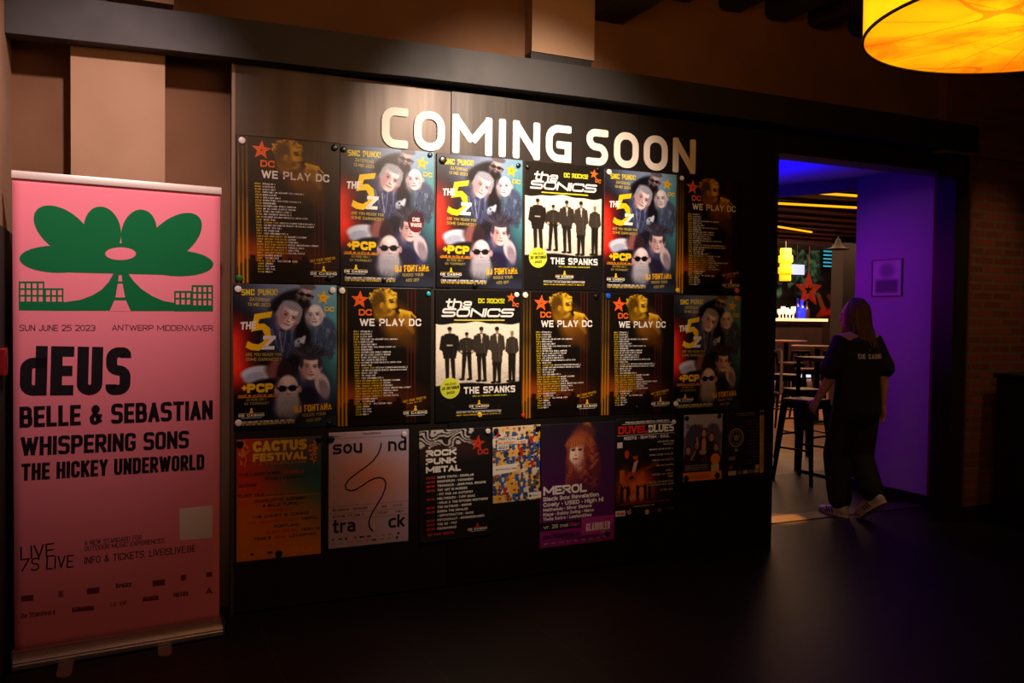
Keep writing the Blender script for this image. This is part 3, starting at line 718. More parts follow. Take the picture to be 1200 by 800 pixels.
def art_play():
    """dark listing poster: star, gold singer, long list of dates"""
    W, H = .5, .708; p = Paint(130, AS, (22, 15, 12)); V = AS
    p.ell(.25, 1.2, .5, .22, (112, 46, 16), 0, 1.3, .95); p.ell(.12, 1.17, .2, .14, (168, 70, 22), 0, 1.3, .7)
    for k in range(14): p.rect(.02 + k * .05, 1.22 - .02 * ((k * 7) % 5), .075 + k * .05, 1.36, (16, 10, 9), .012, .85)
    p.rect(-.01, 1.27, 1.01, 1.43, (16, 11, 10), .05, .9)
    t = np.clip((p.v - .05) / 1.3, 0, 1)
    for x in (.022, .06, .098):
        p.mix(np.clip((.011 - np.abs(p.u - x)) / .006, 0, 1) * (.25 + .75 * t), (206, 150, 30))
        p.mix(np.clip((.03 - np.abs(p.u - x)) / .03, 0, 1) * .3 * t, (180, 96, 20))
    for x in (.745, .785, .825): p.mix(np.clip((.008 - np.abs(p.u - x)) / .005, 0, 1) * .55, (126, 34, 26))
    # singer: head in profile, curls, fist with microphone, forearm
    p.ell(.62, .42, .13, .16, (150, 92, 18), -30, .9, .85); p.ell(.72, .4, .09, .22, (120, 70, 16), -18, .9, .8)
    p.ell(.49, .155, .115, .135, (206, 160, 26), 8, .3); p.ell(.545, .2, .07, .09, (214, 170, 32), 0, .5); p.ell(.45, .25, .07, .1, (140, 96, 18), 0, .7)
    p.ell(.44, .17, .055, .13, (120, 84, 14), 6, .8, .8)
    rg = random.Random(3)
    for k in range(80):
        a = rg.uniform(-3.9, -.1); rr = rg.uniform(.85, 1.2)
        x = .485 + .125 * rr * math.cos(a); y = .105 + .075 * rr * math.sin(a)
        p.ell(x, y, rg.uniform(.008, .018), rg.uniform(.008, .016), rg.choice([(214, 164, 28), (150, 104, 18), (90, 60, 12), (236, 192, 50)]), 0, .5)
    p.ell(.43, .14, .075, .10, (84, 56, 12), 10, .6); p.ell(.445, .215, .035, .05, (110, 76, 14), 0, .6); p.ell(.468, .185, .022, .032, (190, 140, 26), 8, .4); p.ell(.47, .187, .008, .014, (160, 114, 22), 8, .5)
    p.ell(.52, .245, .06, .03, (120, 82, 14), -12, .8); p.ell(.50, .215, .03, .04, (150, 108, 20), 0, .9, .8); p.ell(.57, .115, .05, .035, (236, 196, 56), 10, .9, .8); p.ell(.555, .19, .025, .025, (240, 200, 66), 0, .9, .7); p.ell(.60, .178, .018, .022, (216, 168, 34), 20, .4); p.ell(.57, .147, .03, .016, (120, 82, 14), 4, .7)
    p.line(.545, .128, .59, .122, .006, (40, 26, 8)); p.ell(.575, .15, .018, .01, (30, 20, 8)); p.line(.612, .15, .622, .195, .008, (160, 116, 22)); p.line(.585, .225, .625, .22, .008, (60, 36, 10))
    p.ell(.645, .235, .035, .03, (40, 26, 12), 15, .4); p.line(.66, .235, .78, .262, .014, (236, 196, 60)); p.line(.78, .262, .83, .31, .008, (210, 160, 40))
    for k in range(4): p.ell(.675 + k * .028, .268 + .006 * k, .017, .042, (220, 172, 36), 18, .4)
    p.ell(.72, .32, .075, .05, (190, 140, 28), 20, .5); p.line(.72, .33, .80, .46, .05, (150, 104, 22), .8, .02)
    p.rect(-.01, .45, 1.01, .6, (22, 15, 12), .12, .35)
    p.noise(.08, 2)
    S = Sheet(W, H); S.base(p); U = lambda u: u * W; Z = lambda v: v * H; rg = random.Random(11)
    S.star(U(.235), Z(.092), U(.095), (240, 98, 36), 2, 4, .42, (176, 50, 16)); S.text('DC', U(.225), Z(.205), Z(.046), (240, 104, 34), BOLD, U(.135))
    S.text('WE PLAY DC', U(.235), Z(.281), Z(.054), WHT, style(.66, .2, .22, .12, .03), U(.655))
    L = [.13, .13, .13, .40, .14, .17, .37, .12, .31, .31, .27, .27, .42, .12, .50, .49, .18, .15, .23] + [-.19, -.08, -.11, -.30, -.15, -.11, -.16] + [.17, .15, -.31, .08, .09, .09, .07]
    for k, l in enumerate(L):
        y = Z(.325 + k * .0187); x = U(.17 + k * .0008); h = Z(.0132)
        S.greek(x, y, U(.06), h, (214, 180, 40), rg); x += U(.072)
        if k == 14: S.greek(x, y, U(.14), h, (214, 180, 40), rg); S.greek(x + U(.15), y, U(.34), h, WHT, rg)
        elif l < 0 and k < 26: S.greek(x, y, U(.22), h, (214, 180, 40), rg); S.greek(x + U(.225), y, U(-l), h, WHT, rg)
        elif l < 0: S.greek(x, y, U(.1), h, (214, 180, 40), rg); S.greek(x + U(.12), y, U(.2), h, WHT, rg)
        else: S.greek(x, y, U(l), h, WHT, rg)
    S.text('GET YOUR TICKETS!', U(.70), Z(.846), Z(.017), (226, 180, 30), GRO, U(.25), rot=9); S.greek(U(.74), Z(.858), U(.17), Z(.01), (226, 180, 30), rg, rot=9)
    casino_logo(S, U(.83), Z(.932), U(.26), WHT, YEL)
    return S

def standing_man(p, x, top, foot, k):
    """a printed figure in a dark coat"""
    h = foot - top; ink = (34, 28, 24); coat = [(30, 26, 24), (46, 40, 35), (52, 45, 39), (60, 52, 45), (58, 50, 44)][k]
    p.ell(x, top + h * .055, h * .036, h * .058, (172, 150, 130), 0, .3)
    if k < 4: p.ell(x - .002, top + h * .028, h * .042, h * .036, ink, 0, .3)
    else: p.ell(x, top + h * .03, h * .04, h * .035, (150, 126, 100), 0, .3)
    p.ell(x - .005, top + h * .06, .004, .004, ink); p.ell(x + .009, top + h * .06, .004, .004, ink); p.line(x - .006, top + h * .085, x + .008, top + h * .085, .003, (90, 66, 54))
    p.rect(x - .014, top + h * .1, x + .014, top + h * .14, (160, 138, 120))
    long = (.56, .46, .54, .68, .5)[k]; wd = (.088, .072, .078, .07, .055)[k]
    p.poly([(x - wd * .55, top + h * .125), (x + wd * .55, top + h * .125), (x + wd, top + h * .2), (x + wd * 1.02, top + h * .4), (x + wd * .8, top + h * long), (x - wd * .8, top + h * long), (x - wd * 1.02, top + h * .4), (x - wd, top + h * .2)], coat)
    p.ell(x, top + h * .14, wd * .75, h * .03, coat, 0, .3)
    for s in (-1, 1):
        p.line(x + s * wd * .9, top + h * .18, x + s * wd * 1.12, top + h * .38, .02, coat); p.line(x + s * wd * 1.12, top + h * .38, x + s * wd * .55, top + h * .44, .017, coat)
        lx = x + s * wd * (.42 if k != 1 else .6) + (.012 if k in (0, 2) else 0)
        p.line(x + s * wd * .35, top + h * (long - .02), lx, foot - h * .03, .027, ink, 1, .018)
        p.ell(lx - .012, foot - h * .012, .034, .013, ink, 0, .3)
    if k in (1, 2, 3): p.poly([(x - .012, top + h * .125), (x + .014, top + h * .125), (x + .004, top + h * .3)], (220, 208, 190) if k != 1 else ink)
    if k == 0: p.rect(x - .035, top + h * .315, x + .035, top + h * .335, (190, 176, 156))
    if k == 1:
        for j in range(5): p.ell(x, top + h * (.18 + j * .055), .004, .004, (150, 140, 125))
        p.ell(x - .065, top + h * .405, .016, .014, (186, 166, 146)); p.ell(x + .065, top + h * .405, .016, .014, (186, 166, 146))
    p.line(x + wd * .3, top + h * .2, x + wd * .5, top + h * (long - .05), .003, tuple(v * 1.6 for v in coat), .7)

def art_five_men():
    """black poster with a sepia photograph of five standing men"""
    W, H = .5, .708; p = Paint(150, AS, (22, 19, 18)); V = AS
    edge = .252 * V + .012 * np.sin(p.u * 9 + .6) + .006 * np.sin(p.u * 23); low = .722 * V + .012 * np.sin(p.u * 8 + 2) - .012 * p.u
    ins = np.clip((p.v - edge) / .008, 0, 1) * np.clip((low - p.v) / .008, 0, 1) * np.clip((.985 - p.u) / .006, 0, 1) * np.clip((p.u - .004) / .006, 0, 1)
    rg = np.random.RandomState(4)
    gro = np.clip((p.v - .53 * V) / (.2 * V), 0, 1)
    n = sum(np.sin(p.u * (11 * k + 5) + p.v * 9 * k + k) * np.sin(p.v * (31 * k) + 2 * k + p.u * 6) for k in (1, 2, 3)) / 3
    q = (244 - 62 * gro[..., None] * (0.62 + .6 * n[..., None] * .8)) * np.array((1, .955, .87))
    p.c = p.c * (1 - ins[..., None]) + q * ins[..., None]
    for k, (x, a, b) in enumerate(((.165, .285, .705), (.36, .325, .685), (.53, .285, .70), (.715, .285, .715), (.895, .315, .71))): standing_man(p, x, a * V, b * V, k)
    for _ in range(26):
        x, y = rg.rand(), (rg.rand() * .25 if rg.rand() < .5 else .8 + rg.rand() * .2) * V; p.line(x, y, x + rg.rand() * .03, y + rg.rand() * .04 - .02, .0025, (90, 84, 80), .5)
    p.noise(.10, 3)
    S = Sheet(W, H); S.base(p); U = lambda u: u * W; Z = lambda v: v * H; r2 = random.Random(8)
    S.text('the', U(.105), Z(.142), Z(.072), WHT, style(.62, .19, .25, .05), U(.30), shear=.22)
    S.text('SONICS', U(.065), Z(.208), Z(.066), WHT, style(1.0, .22, .3, .07), U(.84), shear=.22)
    S.text('DC ROCKS!', U(.49), Z(.102), Z(.036), (214, 216, 40), style(.6, .2, .05, .08), U(.31))
    S.star(U(.88), Z(.058), U(.057), (236, 110, 34), 2, 6, .42, (190, 70, 20)); S.text('DC', U(.895), Z(.122), Z(.03), (236, 110, 34), BOLD, U(.075), rot=-8)
    S.greek(U(.21), Z(.237), U(.6), Z(.013), (216, 206, 40), r2); S.rect(U(.21), Z(.227), U(.8), Z(.235), (216, 206, 40), 1)
    S.ell(U(.17), Z(.745), U(.112), U(.112), (206, 214, 62), 2, n=40)
    S.text('VRIJDAG', U(.17), Z(.722), Z(.018), (40, 46, 20), GRO, U(.13), align='c', layer=4, rot=4, shear=.2); S.text('20 OKTOBER', U(.172), Z(.754), Z(.023), (30, 34, 16), BOLD, U(.2), align='c', layer=4, rot=4, shear=.2); S.text('2023', U(.172), Z(.787), Z(.018), (30, 34, 16), BOLD, U(.09), align='c', layer=4, rot=4, shear=.2)
    S.text('THE SPANKS', U(.325), Z(.792), Z(.052), WHT, style(.62, .22, .08, .13), U(.61))
    S.greek(U(.425), Z(.815), U(.42), Z(.012), (216, 206, 40), r2)
    casino_logo(S, U(.505), Z(.898), U(.23), WHT, YEL)
    S.greek(U(.24), Z(.938), U(.53), Z(.011), WHT, r2); S.rect(U(.24), Z(.923), U(.77), Z(.925), WHT, 2); S.greek(U(.24), Z(.957), U(.53), Z(.011), YEL, r2)
    return S
# ---- the smaller sheets of the bottom row
def art_cactus():
    W, H = .407, .595; A = H / W; p = Paint(90, A, (232, 132, 30))
    p.ell(.0, .25, .75, .8, (206, 40, 24), 0, 1.4); p.ell(1.0, .3, .5, .75, (10, 104, 126), 0, 1.1); p.ell(.75, .15, .5, .3, (120, 70, 60), 0, 1.5, .7)
    p.rect(-.1, .48 * A, 1.1, 1.6, (236, 136, 34), .5, .6); p.rect(-.1, .482 * A, 1.1, .486 * A, (250, 170, 90), .006, .5); p.rect(-.1, .476 * A, 1.1, .481 * A, (130, 60, 20), .006, .5)
    S = Sheet(W, H, lambda u, v: .004 * max(0, v - .9) * 10 * abs(u - .5)); S.base(p); U = lambda u: u * W; Z = lambda v: v * H; rg = random.Random(2)
    S.text('CACTUS', U(.185), Z(.108), Z(.088), (240, 190, 44), style(.66, .3, .3, .05), U(.64)); S.text('FESTIVAL', U(.185), Z(.188), Z(.068), (240, 190, 44), style(.6, .29, .25, .05), U(.64))
    S.text('7 \u00b7 8 \u00b7 9 JULI 2023 BRUGGE', U(.19), Z(.217), Z(.02), (196, 130, 60), GRO, U(.63))
    for s, cx in ((-1, .09), (1, .91)):
        for k in range(26):
            a = rg.uniform(0, 6.28); r = rg.uniform(0, 1)
            S.ell(U(cx + .06 * r * math.cos(a)), Z(.12 + .10 * r * math.sin(a)), U(.014), U(.014), (226, 120, 40), 2, n=8)
        S.stroke([(U(cx), Z(.03)), (U(cx + s * .03), Z(.1)), (U(cx - s * .02), Z(.16)), (U(cx), Z(.225))], U(.012), (226, 120, 40), 3)
    ink = (44, 26, 20); red = (206, 66, 34)
    rows = [(.02, .30, [('THE LIBERTINES', .48, ink), ('GABRIELS', .24, red)]), (.02, .345, [('EDITORS', .26, red), ('R\u00d3ISIN MURPHY'.replace('\u00d3', 'O'), .48, ink)]), (.02, .39, [('GOOSE', .21, ink), ('WARHAUS', .3, red)]), (.02, .43, [('THE VACCINES', .42, red)]), (.02, .472, [('KURT VILE', .3, ink), ('', .0, ink)]),
            (.2, .525, [('CHARLOTTE ADIGERY', .62, ink)]), (.3, .565, [('& BOLIS PUPUL', .42, ink)]), (.36, .61, [('GOLDBAND', .3, red)]), (.18, .655, [('THE COMET IS COMING', .67, ink)]), (.12, .70, [('THE HAUNTED YOUTH', .6, red), ('MEROL', .2, ink)]), (.44, .745, [('PORTLAND', .3, ink)]), (.34, .79, [('SLOW CRUSH', .38, red), ('HIGH HI', .22, ink)]), (.2, .835, [('TSAR B', .2, ink), ('ADJA', .13, red), ('LOVERMAN', .32, ink)])]
    for x, y, ws in rows:
        for t, w, c in ws:
            if t: S.text(t, U(x), Z(y), Z(.024), c, style(.8, .2, .25, .12), U(w))
            x += w + .045
    S.greek(U(.34), Z(.472), U(.22), Z(.012), ink, rg)
    for y in (.925, .965): S.rect(U(.03), Z(y), U(.97), Z(y + .003), (240, 150, 50), 2)
    for k in range(9): S.rect(U(.06 + k * .1), Z(.938), U(.06 + k * .1 + rg.uniform(.03, .07)), Z(.957), (60, 34, 20) if k in (1, 3, 4) else (236, 150, 50), 2)
    return S

def art_track():
    W, H = .421, .59; A = H / W; p = Paint(80, A, (186, 182, 226))
    p.ell(.52, .52, .55, .5, (214, 128, 98), 0, 1.6, .95); p.ell(.5, 1.25, .6, .35, (206, 176, 198), 0, 1.5, .6); p.ell(.9, .1, .5, .3, (176, 178, 214), 0, 1.5, .6)
    S = Sheet(W, H, lambda u, v: .003 * max(0, v - .85) * 6); S.base(p); U = lambda u: u * W; Z = lambda v: v * H; rg = random.Random(4); ink = (26, 18, 20)
    T = style(.62, .19, .3, .1)
    S.text('sou', U(.05), Z(.188), Z(.115), ink, T, U(.36)); S.text('nd', U(.735), Z(.188), Z(.115), ink, T, U(.235)); S.text('tra', U(.05), Z(.868), Z(.115), ink, T, U(.28)); S.text('ck', U(.745), Z(.868), Z(.115), ink, T, U(.205))
    for v in (.052, .64, .70, .755): S.rect(U(0.0), Z(v), U(1.0), Z(v + .0022), ink, 2)
    cv = [(.648, .11), (.64, .15), (.61, .205), (.55, .26), (.45, .315), (.34, .365), (.25, .41), (.205, .455), (.213, .492), (.26, .51), (.33, .505), (.41, .475), (.49, .44), (.56, .418), (.63, .413), (.685, .43), (.71, .468), (.70, .515), (.665, .575), (.61, .64), (.555, .70), (.51, .76), (.495, .81), (.515, .855), (.55, .882)]
    S.stroke([(U(a), Z(b)) for a, b in cv], U(.018), ink, 3)
    S.text('soundtrack', U(.42), Z(.03), Z(.02), ink, GRO, U(.22)); S.text('menu', U(.05), Z(.04), Z(.014), ink, GRO, U(.09))
    S.text('Wie zoeken we', U(.05), Z(.68), Z(.024), (90, 60, 70), GRO, U(.2)); S.text('die muziek', U(.3), Z(.68), Z(.024), (90, 60, 70), GRO, U(.18)); S.greek(U(.66), Z(.68), U(.08), Z(.024), (90, 60, 70), rg); S.greek(U(.8), Z(.68), U(.14), Z(.024), (90, 60, 70), rg)
    S.greek(U(.05), Z(.735), U(.4), Z(.024), (90, 60, 70), rg); S.text('Torhout', U(.6), Z(.735), Z(.022), (90, 60, 70), GRO, U(.13)); S.greek(U(.83), Z(.735), U(.11), Z(.022), (90, 60, 70), rg)
    for y in (.915, .95):
        x = .04
        while x < .9:
            w = rg.uniform(.025, .08); k = rg.random()
            if k < .3: S.rect(U(x), Z(y), U(x + w), Z(y + .013), (60, 44, 60), 2)
            elif k < .5: S.ell(U(x + .015), Z(y + .007), U(.016), U(.016), (50, 36, 50), 2, n=12)
            else: S.greek(U(x), Z(y + .012), U(w), Z(.012), (110, 90, 120), rg)
            x += w + rg.uniform(.03, .06)
    return S

def art_rock():
    W, H = .417, .595; A = H / W; p = Paint(100, A, (16, 13, 13))
    for (cx, cy, rx, ry) in ((.5, .26, .4, .12), (.15, .3, .2, .12)): p.ell(cx, cy, rx, ry, (66, 30, 24), 0, 1.2, .7)
    w = p.v * 74 + 3.4 * np.sin(p.u * 12 + np.sin(p.v * 16) * 2.0) + 2.4 * np.sin(p.u * 25 + p.v * 9) + 3 * np.abs(p.u - .35)
    m = (np.sin(w * 1.5) > .15) * np.clip((.225 + .03 * np.sin(p.u * 17) - p.v) / .012, 0, 1) * np.clip((.80 - p.u - .1 * np.sin(p.v * 14)) / .015, 0, 1)
    p.mix(m * .9, (214, 206, 200))
    S = Sheet(W, H, lambda u, v: .012 * max(0, v - .86) ** 2 * 50 * (1.1 - u)); S.base(p); U = lambda u: u * W; Z = lambda v: v * H; rg = random.Random(6); red = (206, 54, 24)
    S.star(U(.80), Z(.14), U(.108), red, 2, 8, .42, (140, 30, 12)); S.text('DC', U(.80), Z(.245), Z(.05), red, BOLD, U(.15))
    for k, (t, wd) in enumerate((('ROCK', .415), ('PUNK', .41), ('METAL', .475))): S.text(t, U(.09), Z(.232 + .074 * k), Z(.056), WHT, style(.86, .3, .25, .06), U(wd))
    rows = [('01/02', 'HANG YOUTH \u00b7 BRORLAB', .5), ('04/04', 'ENSIFERUM \u00b7 VANAHEIM', .49), ('08/04', 'TRAMHAUS \u00b7 JEAN-PAUL GROOVE', .67), ('09/04', 'THY ART IS MURDER', .41), (None, '\u00b7 FIT FOR AN AUTOPSY', .49), ('12/04', 'MELTHEADS \u00b7 TUFF GUAC', .52), (None, '\u00b7 MOJO & THE KITCHEN BROTHERS', .70), ('20/04', 'THE DATSUNS \u00b7 GNOME', .47), ('06/05', 'COBRA THE IMPALER', .42), (None, '\u00b7 HIPPOTRAKTOR \u00b7 BARK', .5), ('12/05', 'PSYCHONAUT \u00b7 DOODSESKADER', .65), ('13/05', 'THE 5Z \u00b7 PCP', .27), ('20/05', 'CUCAMARAS', .26)]
    for k, (d, t, wd) in enumerate(rows):
        y = Z(.435 + k * .0385)
        if d: S.text(d, U(.10), y, Z(.02), red, style(.7, .22, .25, .12), U(.11))
        S.text(t, U(.245), y, Z(.021), WHT, style(.8, .22, .25, .12), U(wd))
    S.text('GET YOUR TICKETS!', U(.11), Z(.945), Z(.02), red, BOLD, U(.36))
    casino_logo(S, U(.80), Z(.935), U(.27), WHT, red)
    return S

def art_crowd():
    W, H = .295, .42; A = H / W; p = Paint(110, A, (236, 210, 160)); rg = random.Random(9)
    tops = [(246, 176, 44), (46, 96, 176), (200, 44, 36), (240, 226, 200), (96, 90, 80), (246, 196, 80), (40, 70, 130)]
    skins = [(244, 206, 160), (226, 170, 120), (120, 76, 52), (70, 46, 40)]; hairs = [(40, 28, 26), (240, 190, 70), (120, 70, 36), (226, 120, 40), (230, 220, 200)]
    for j in range(12):
        for i in range(10):
            x = (i + .5 * (j % 2)) * .112 - .02 + rg.uniform(-.015, .015); y = .04 + j * .118 + rg.uniform(-.015, .015); c = rg.choice(tops)
            p.poly([(x - .034, y + .05), (x + .034, y + .05), (x + .048, y + .08), (x + .04, y + .19), (x - .04, y + .19), (x - .048, y + .08)], c)
            sk = rg.choice(skins); hr = rg.choice(hairs); p.rect(x - .012, y + .025, x + .012, y + .055, sk); p.ell(x, y + .01, .027, .034, sk, 0, .3); p.ell(x, y - .012, .03, .02, hr, 0, .3)
            if rg.random() < .5: p.ell(x - .024, y + .005, .01, .03, hr, 0, .3)
            p.line(x, y + .06, x, y + .17, .003, tuple(v * .8 for v in c), .6)
    S = Sheet(W, H); S.base(p); U = lambda u: u * W; Z = lambda v: v * H
    S.rect(U(.09), Z(.135), U(.5), Z(.18), (244, 236, 220), 1); S.rect(U(.09), Z(.185), U(.72), Z(.235), (244, 236, 220), 1); S.rect(U(.09), Z(.24), U(.33), Z(.30), (244, 236, 220), 1)
    S.text('FESTIVAL', U(.11), Z(.172), Z(.028), (36, 70, 130), BOLD, U(.36), layer=3); S.text('IEDEREEN MEE', U(.11), Z(.226), Z(.03), (236, 140, 30), BOLD, U(.58), layer=3); S.text('2023', U(.11), Z(.288), Z(.034), (36, 70, 130), BOLD, U(.19), layer=3)
    S.poly([(U(.0), Z(.51)), (U(.54), Z(.49)), (U(.46), Z(.60)), (U(.0), Z(.63))], (246, 238, 224), 1); r2 = random.Random(1)
    S.greek(U(.06), Z(.565), U(.42), Z(.022), (90, 80, 76), r2, 3)
    S.rect(U(.72), Z(.90), U(1), Z(.985), (246, 238, 224), 1); S.ell(U(.77), Z(.945), U(.026), U(.026), (40, 40, 60), 3, n=10); S.greek(U(.82), Z(.953), U(.15), Z(.02), (60, 60, 80), r2, 3)
    return S

def art_portrait():
    W, H = .49, .697; A = H / W; p = Paint(120, A, (34, 18, 44))
    t = np.clip(p.v / A, 0, 1); p.c = np.array((26, 16, 34)) * (1 - t[..., None]) + np.array((116, 22, 124)) * t[..., None]
    hair = (150, 66, 40)
    p.ell(.56, .47, .21, .34, (116, 40, 44), 0, .4); p.ell(.45, .55, .10, .3, (128, 48, 44), 6, .4); p.ell(.70, .55, .10, .28, (92, 30, 44), -6, .5); p.ell(.61, .07, .06, .08, (226, 130, 60), 10, .5); p.ell(.58, .13, .15, .12, (88, 40, 32), 0, .5)
    p.ell(.53, .27, .17, .18, hair, 0, .35); p.ell(.5, .43, .075, .14, (206, 146, 126), -8, .4)
    for k in range(70):
        y = .3 + .0068 * k; x = .64 + .09 * math.sin(k * 1.7) + .02 * math.sin(k * .6); p.ell(x, y, .03, .014, ((176, 84, 54), (110, 36, 40), (74, 24, 36), (206, 110, 66))[k % 4], 40 * math.sin(k), .6, .7)
    for k in range(34):
        y = .36 + .011 * k; x = .385 + .03 * math.sin(k * 1.9) - .01 * (k > 20); p.ell(x, y, .024, .012, ((170, 78, 50), (104, 34, 40), (206, 112, 66))[k % 3], 50 * math.sin(k * 2), .6, .7)
    p.ell(.475, .335, .105, .15, (255, 222, 202), 4, .2); p.ell(.555, .36, .05, .12, (206, 140, 120), 4, .9, .8)
    p.ell(.43, .235, .1, .055, (196, 104, 52), -14, .5); p.ell(.5, .215, .13, .06, (170, 84, 46), 6, .5); p.ell(.61, .3, .04, .13, (126, 52, 36), 4, .6); p.ell(.372, .32, .02, .12, (140, 64, 40), 4, .6)
    for k in range(22):
        x = .38 + k * .014; p.line(x, .2 - .015 * math.sin(k), x - .02 + .004 * k, .27 + .01 * math.sin(k * 3), .003, (226, 140, 74) if k % 2 else (110, 50, 32), .7)
    for s, x in ((-1, .435), (1, .525)):
        p.ell(x, .315, .026, .014, (90, 50, 44), 0, .5); p.ell(x, .316, .012, .009, (30, 18, 18)); p.line(x - .03, .306, x + .03, .302, .004, (50, 26, 24)); p.line(x - .032, .287, x + .03, .282, .004, (130, 70, 46))
    p.line(.475, .31, .464, .372, .004, (214, 150, 130)); p.ell(.468, .378, .018, .007, (196, 126, 110), 0, .5); p.ell(.47, .42, .032, .011, (190, 74, 70), 2, .4); p.line(.44, .42, .5, .421, .002, (120, 40, 44))
    for k in range(30):
        x = .36 + k * .013; p.line(x, .42 + .02 * math.sin(k * 2), x - .01 + .02 * math.sin(k), .74, .003, (150, 62, 56) if k % 3 else (64, 22, 40), .5)
    p.ell(.56, .84, .3, .2, (74, 20, 70), 0, .9, .6)
    p.rect(-.01, .62 * A, 1.01, .8 * A, (92, 20, 104), .2, .5)
    S = Sheet(W, H, lambda u, v: .006 * max(0, v - .8) * 5 * (1 - u)); S.base(p); U = lambda u: u * W; Z = lambda v: v * H; rg = random.Random(12)
    S.text('MEROL', U(.045), Z(.575), Z(.072), WHT, style(.72, .23, .3, .05), U(.575))
    for t_, y, w, h in (('Black Box Revelation', .622, .74, .034), ('Coely \u00b7 USED \u00b7 High Hi', .668, .8, .034), ('Meltheads \u00b7 Silver Sisters', .706, .64, .026), ('Klaps \u00b7 Bobby Ewing \u00b7 Mano', .744, .67, .026), ('Tiwile Retro \u00b7 LeatonEGee', .782, .64, .026)):
        S.text(t_, U(.045), Z(y), Z(h), WHT, style(.58, .24, .3, .07), U(w))
    S.rect(U(0), Z(.80), U(.55), Z(.868), (30, 14, 36), 1); S.text('vr. 26 mei', U(.05), Z(.848), Z(.03), WHT, GRO, U(.32), layer=3); S.text('Olen', U(.39), Z(.848), Z(.03), (206, 50, 160), BOLD, U(.14), layer=3)
    S.rect(U(0), Z(.868), U(1), Z(1), (150, 30, 140), 1); S.rect(U(.55), Z(.79), U(1), Z(.935), (176, 52, 160), 1)
    S.text('GLADIOLEN', U(.61), Z(.905), Z(.065), (244, 222, 240), style(.42, .17, .1, .07), U(.33), layer=3); S.greek(U(.82), Z(.925), U(.12), Z(.01), WHT, rg, 3)
    S.text('gladiolen.be', U(.04), Z(.93), Z(.032), (60, 16, 66), BOLD, U(.4), layer=3)
    for k in range(9): S.greek(U(.05 + k * .1), Z(.975), U(.06), Z(.014), (214, 170, 210), rg, 3)
    return S

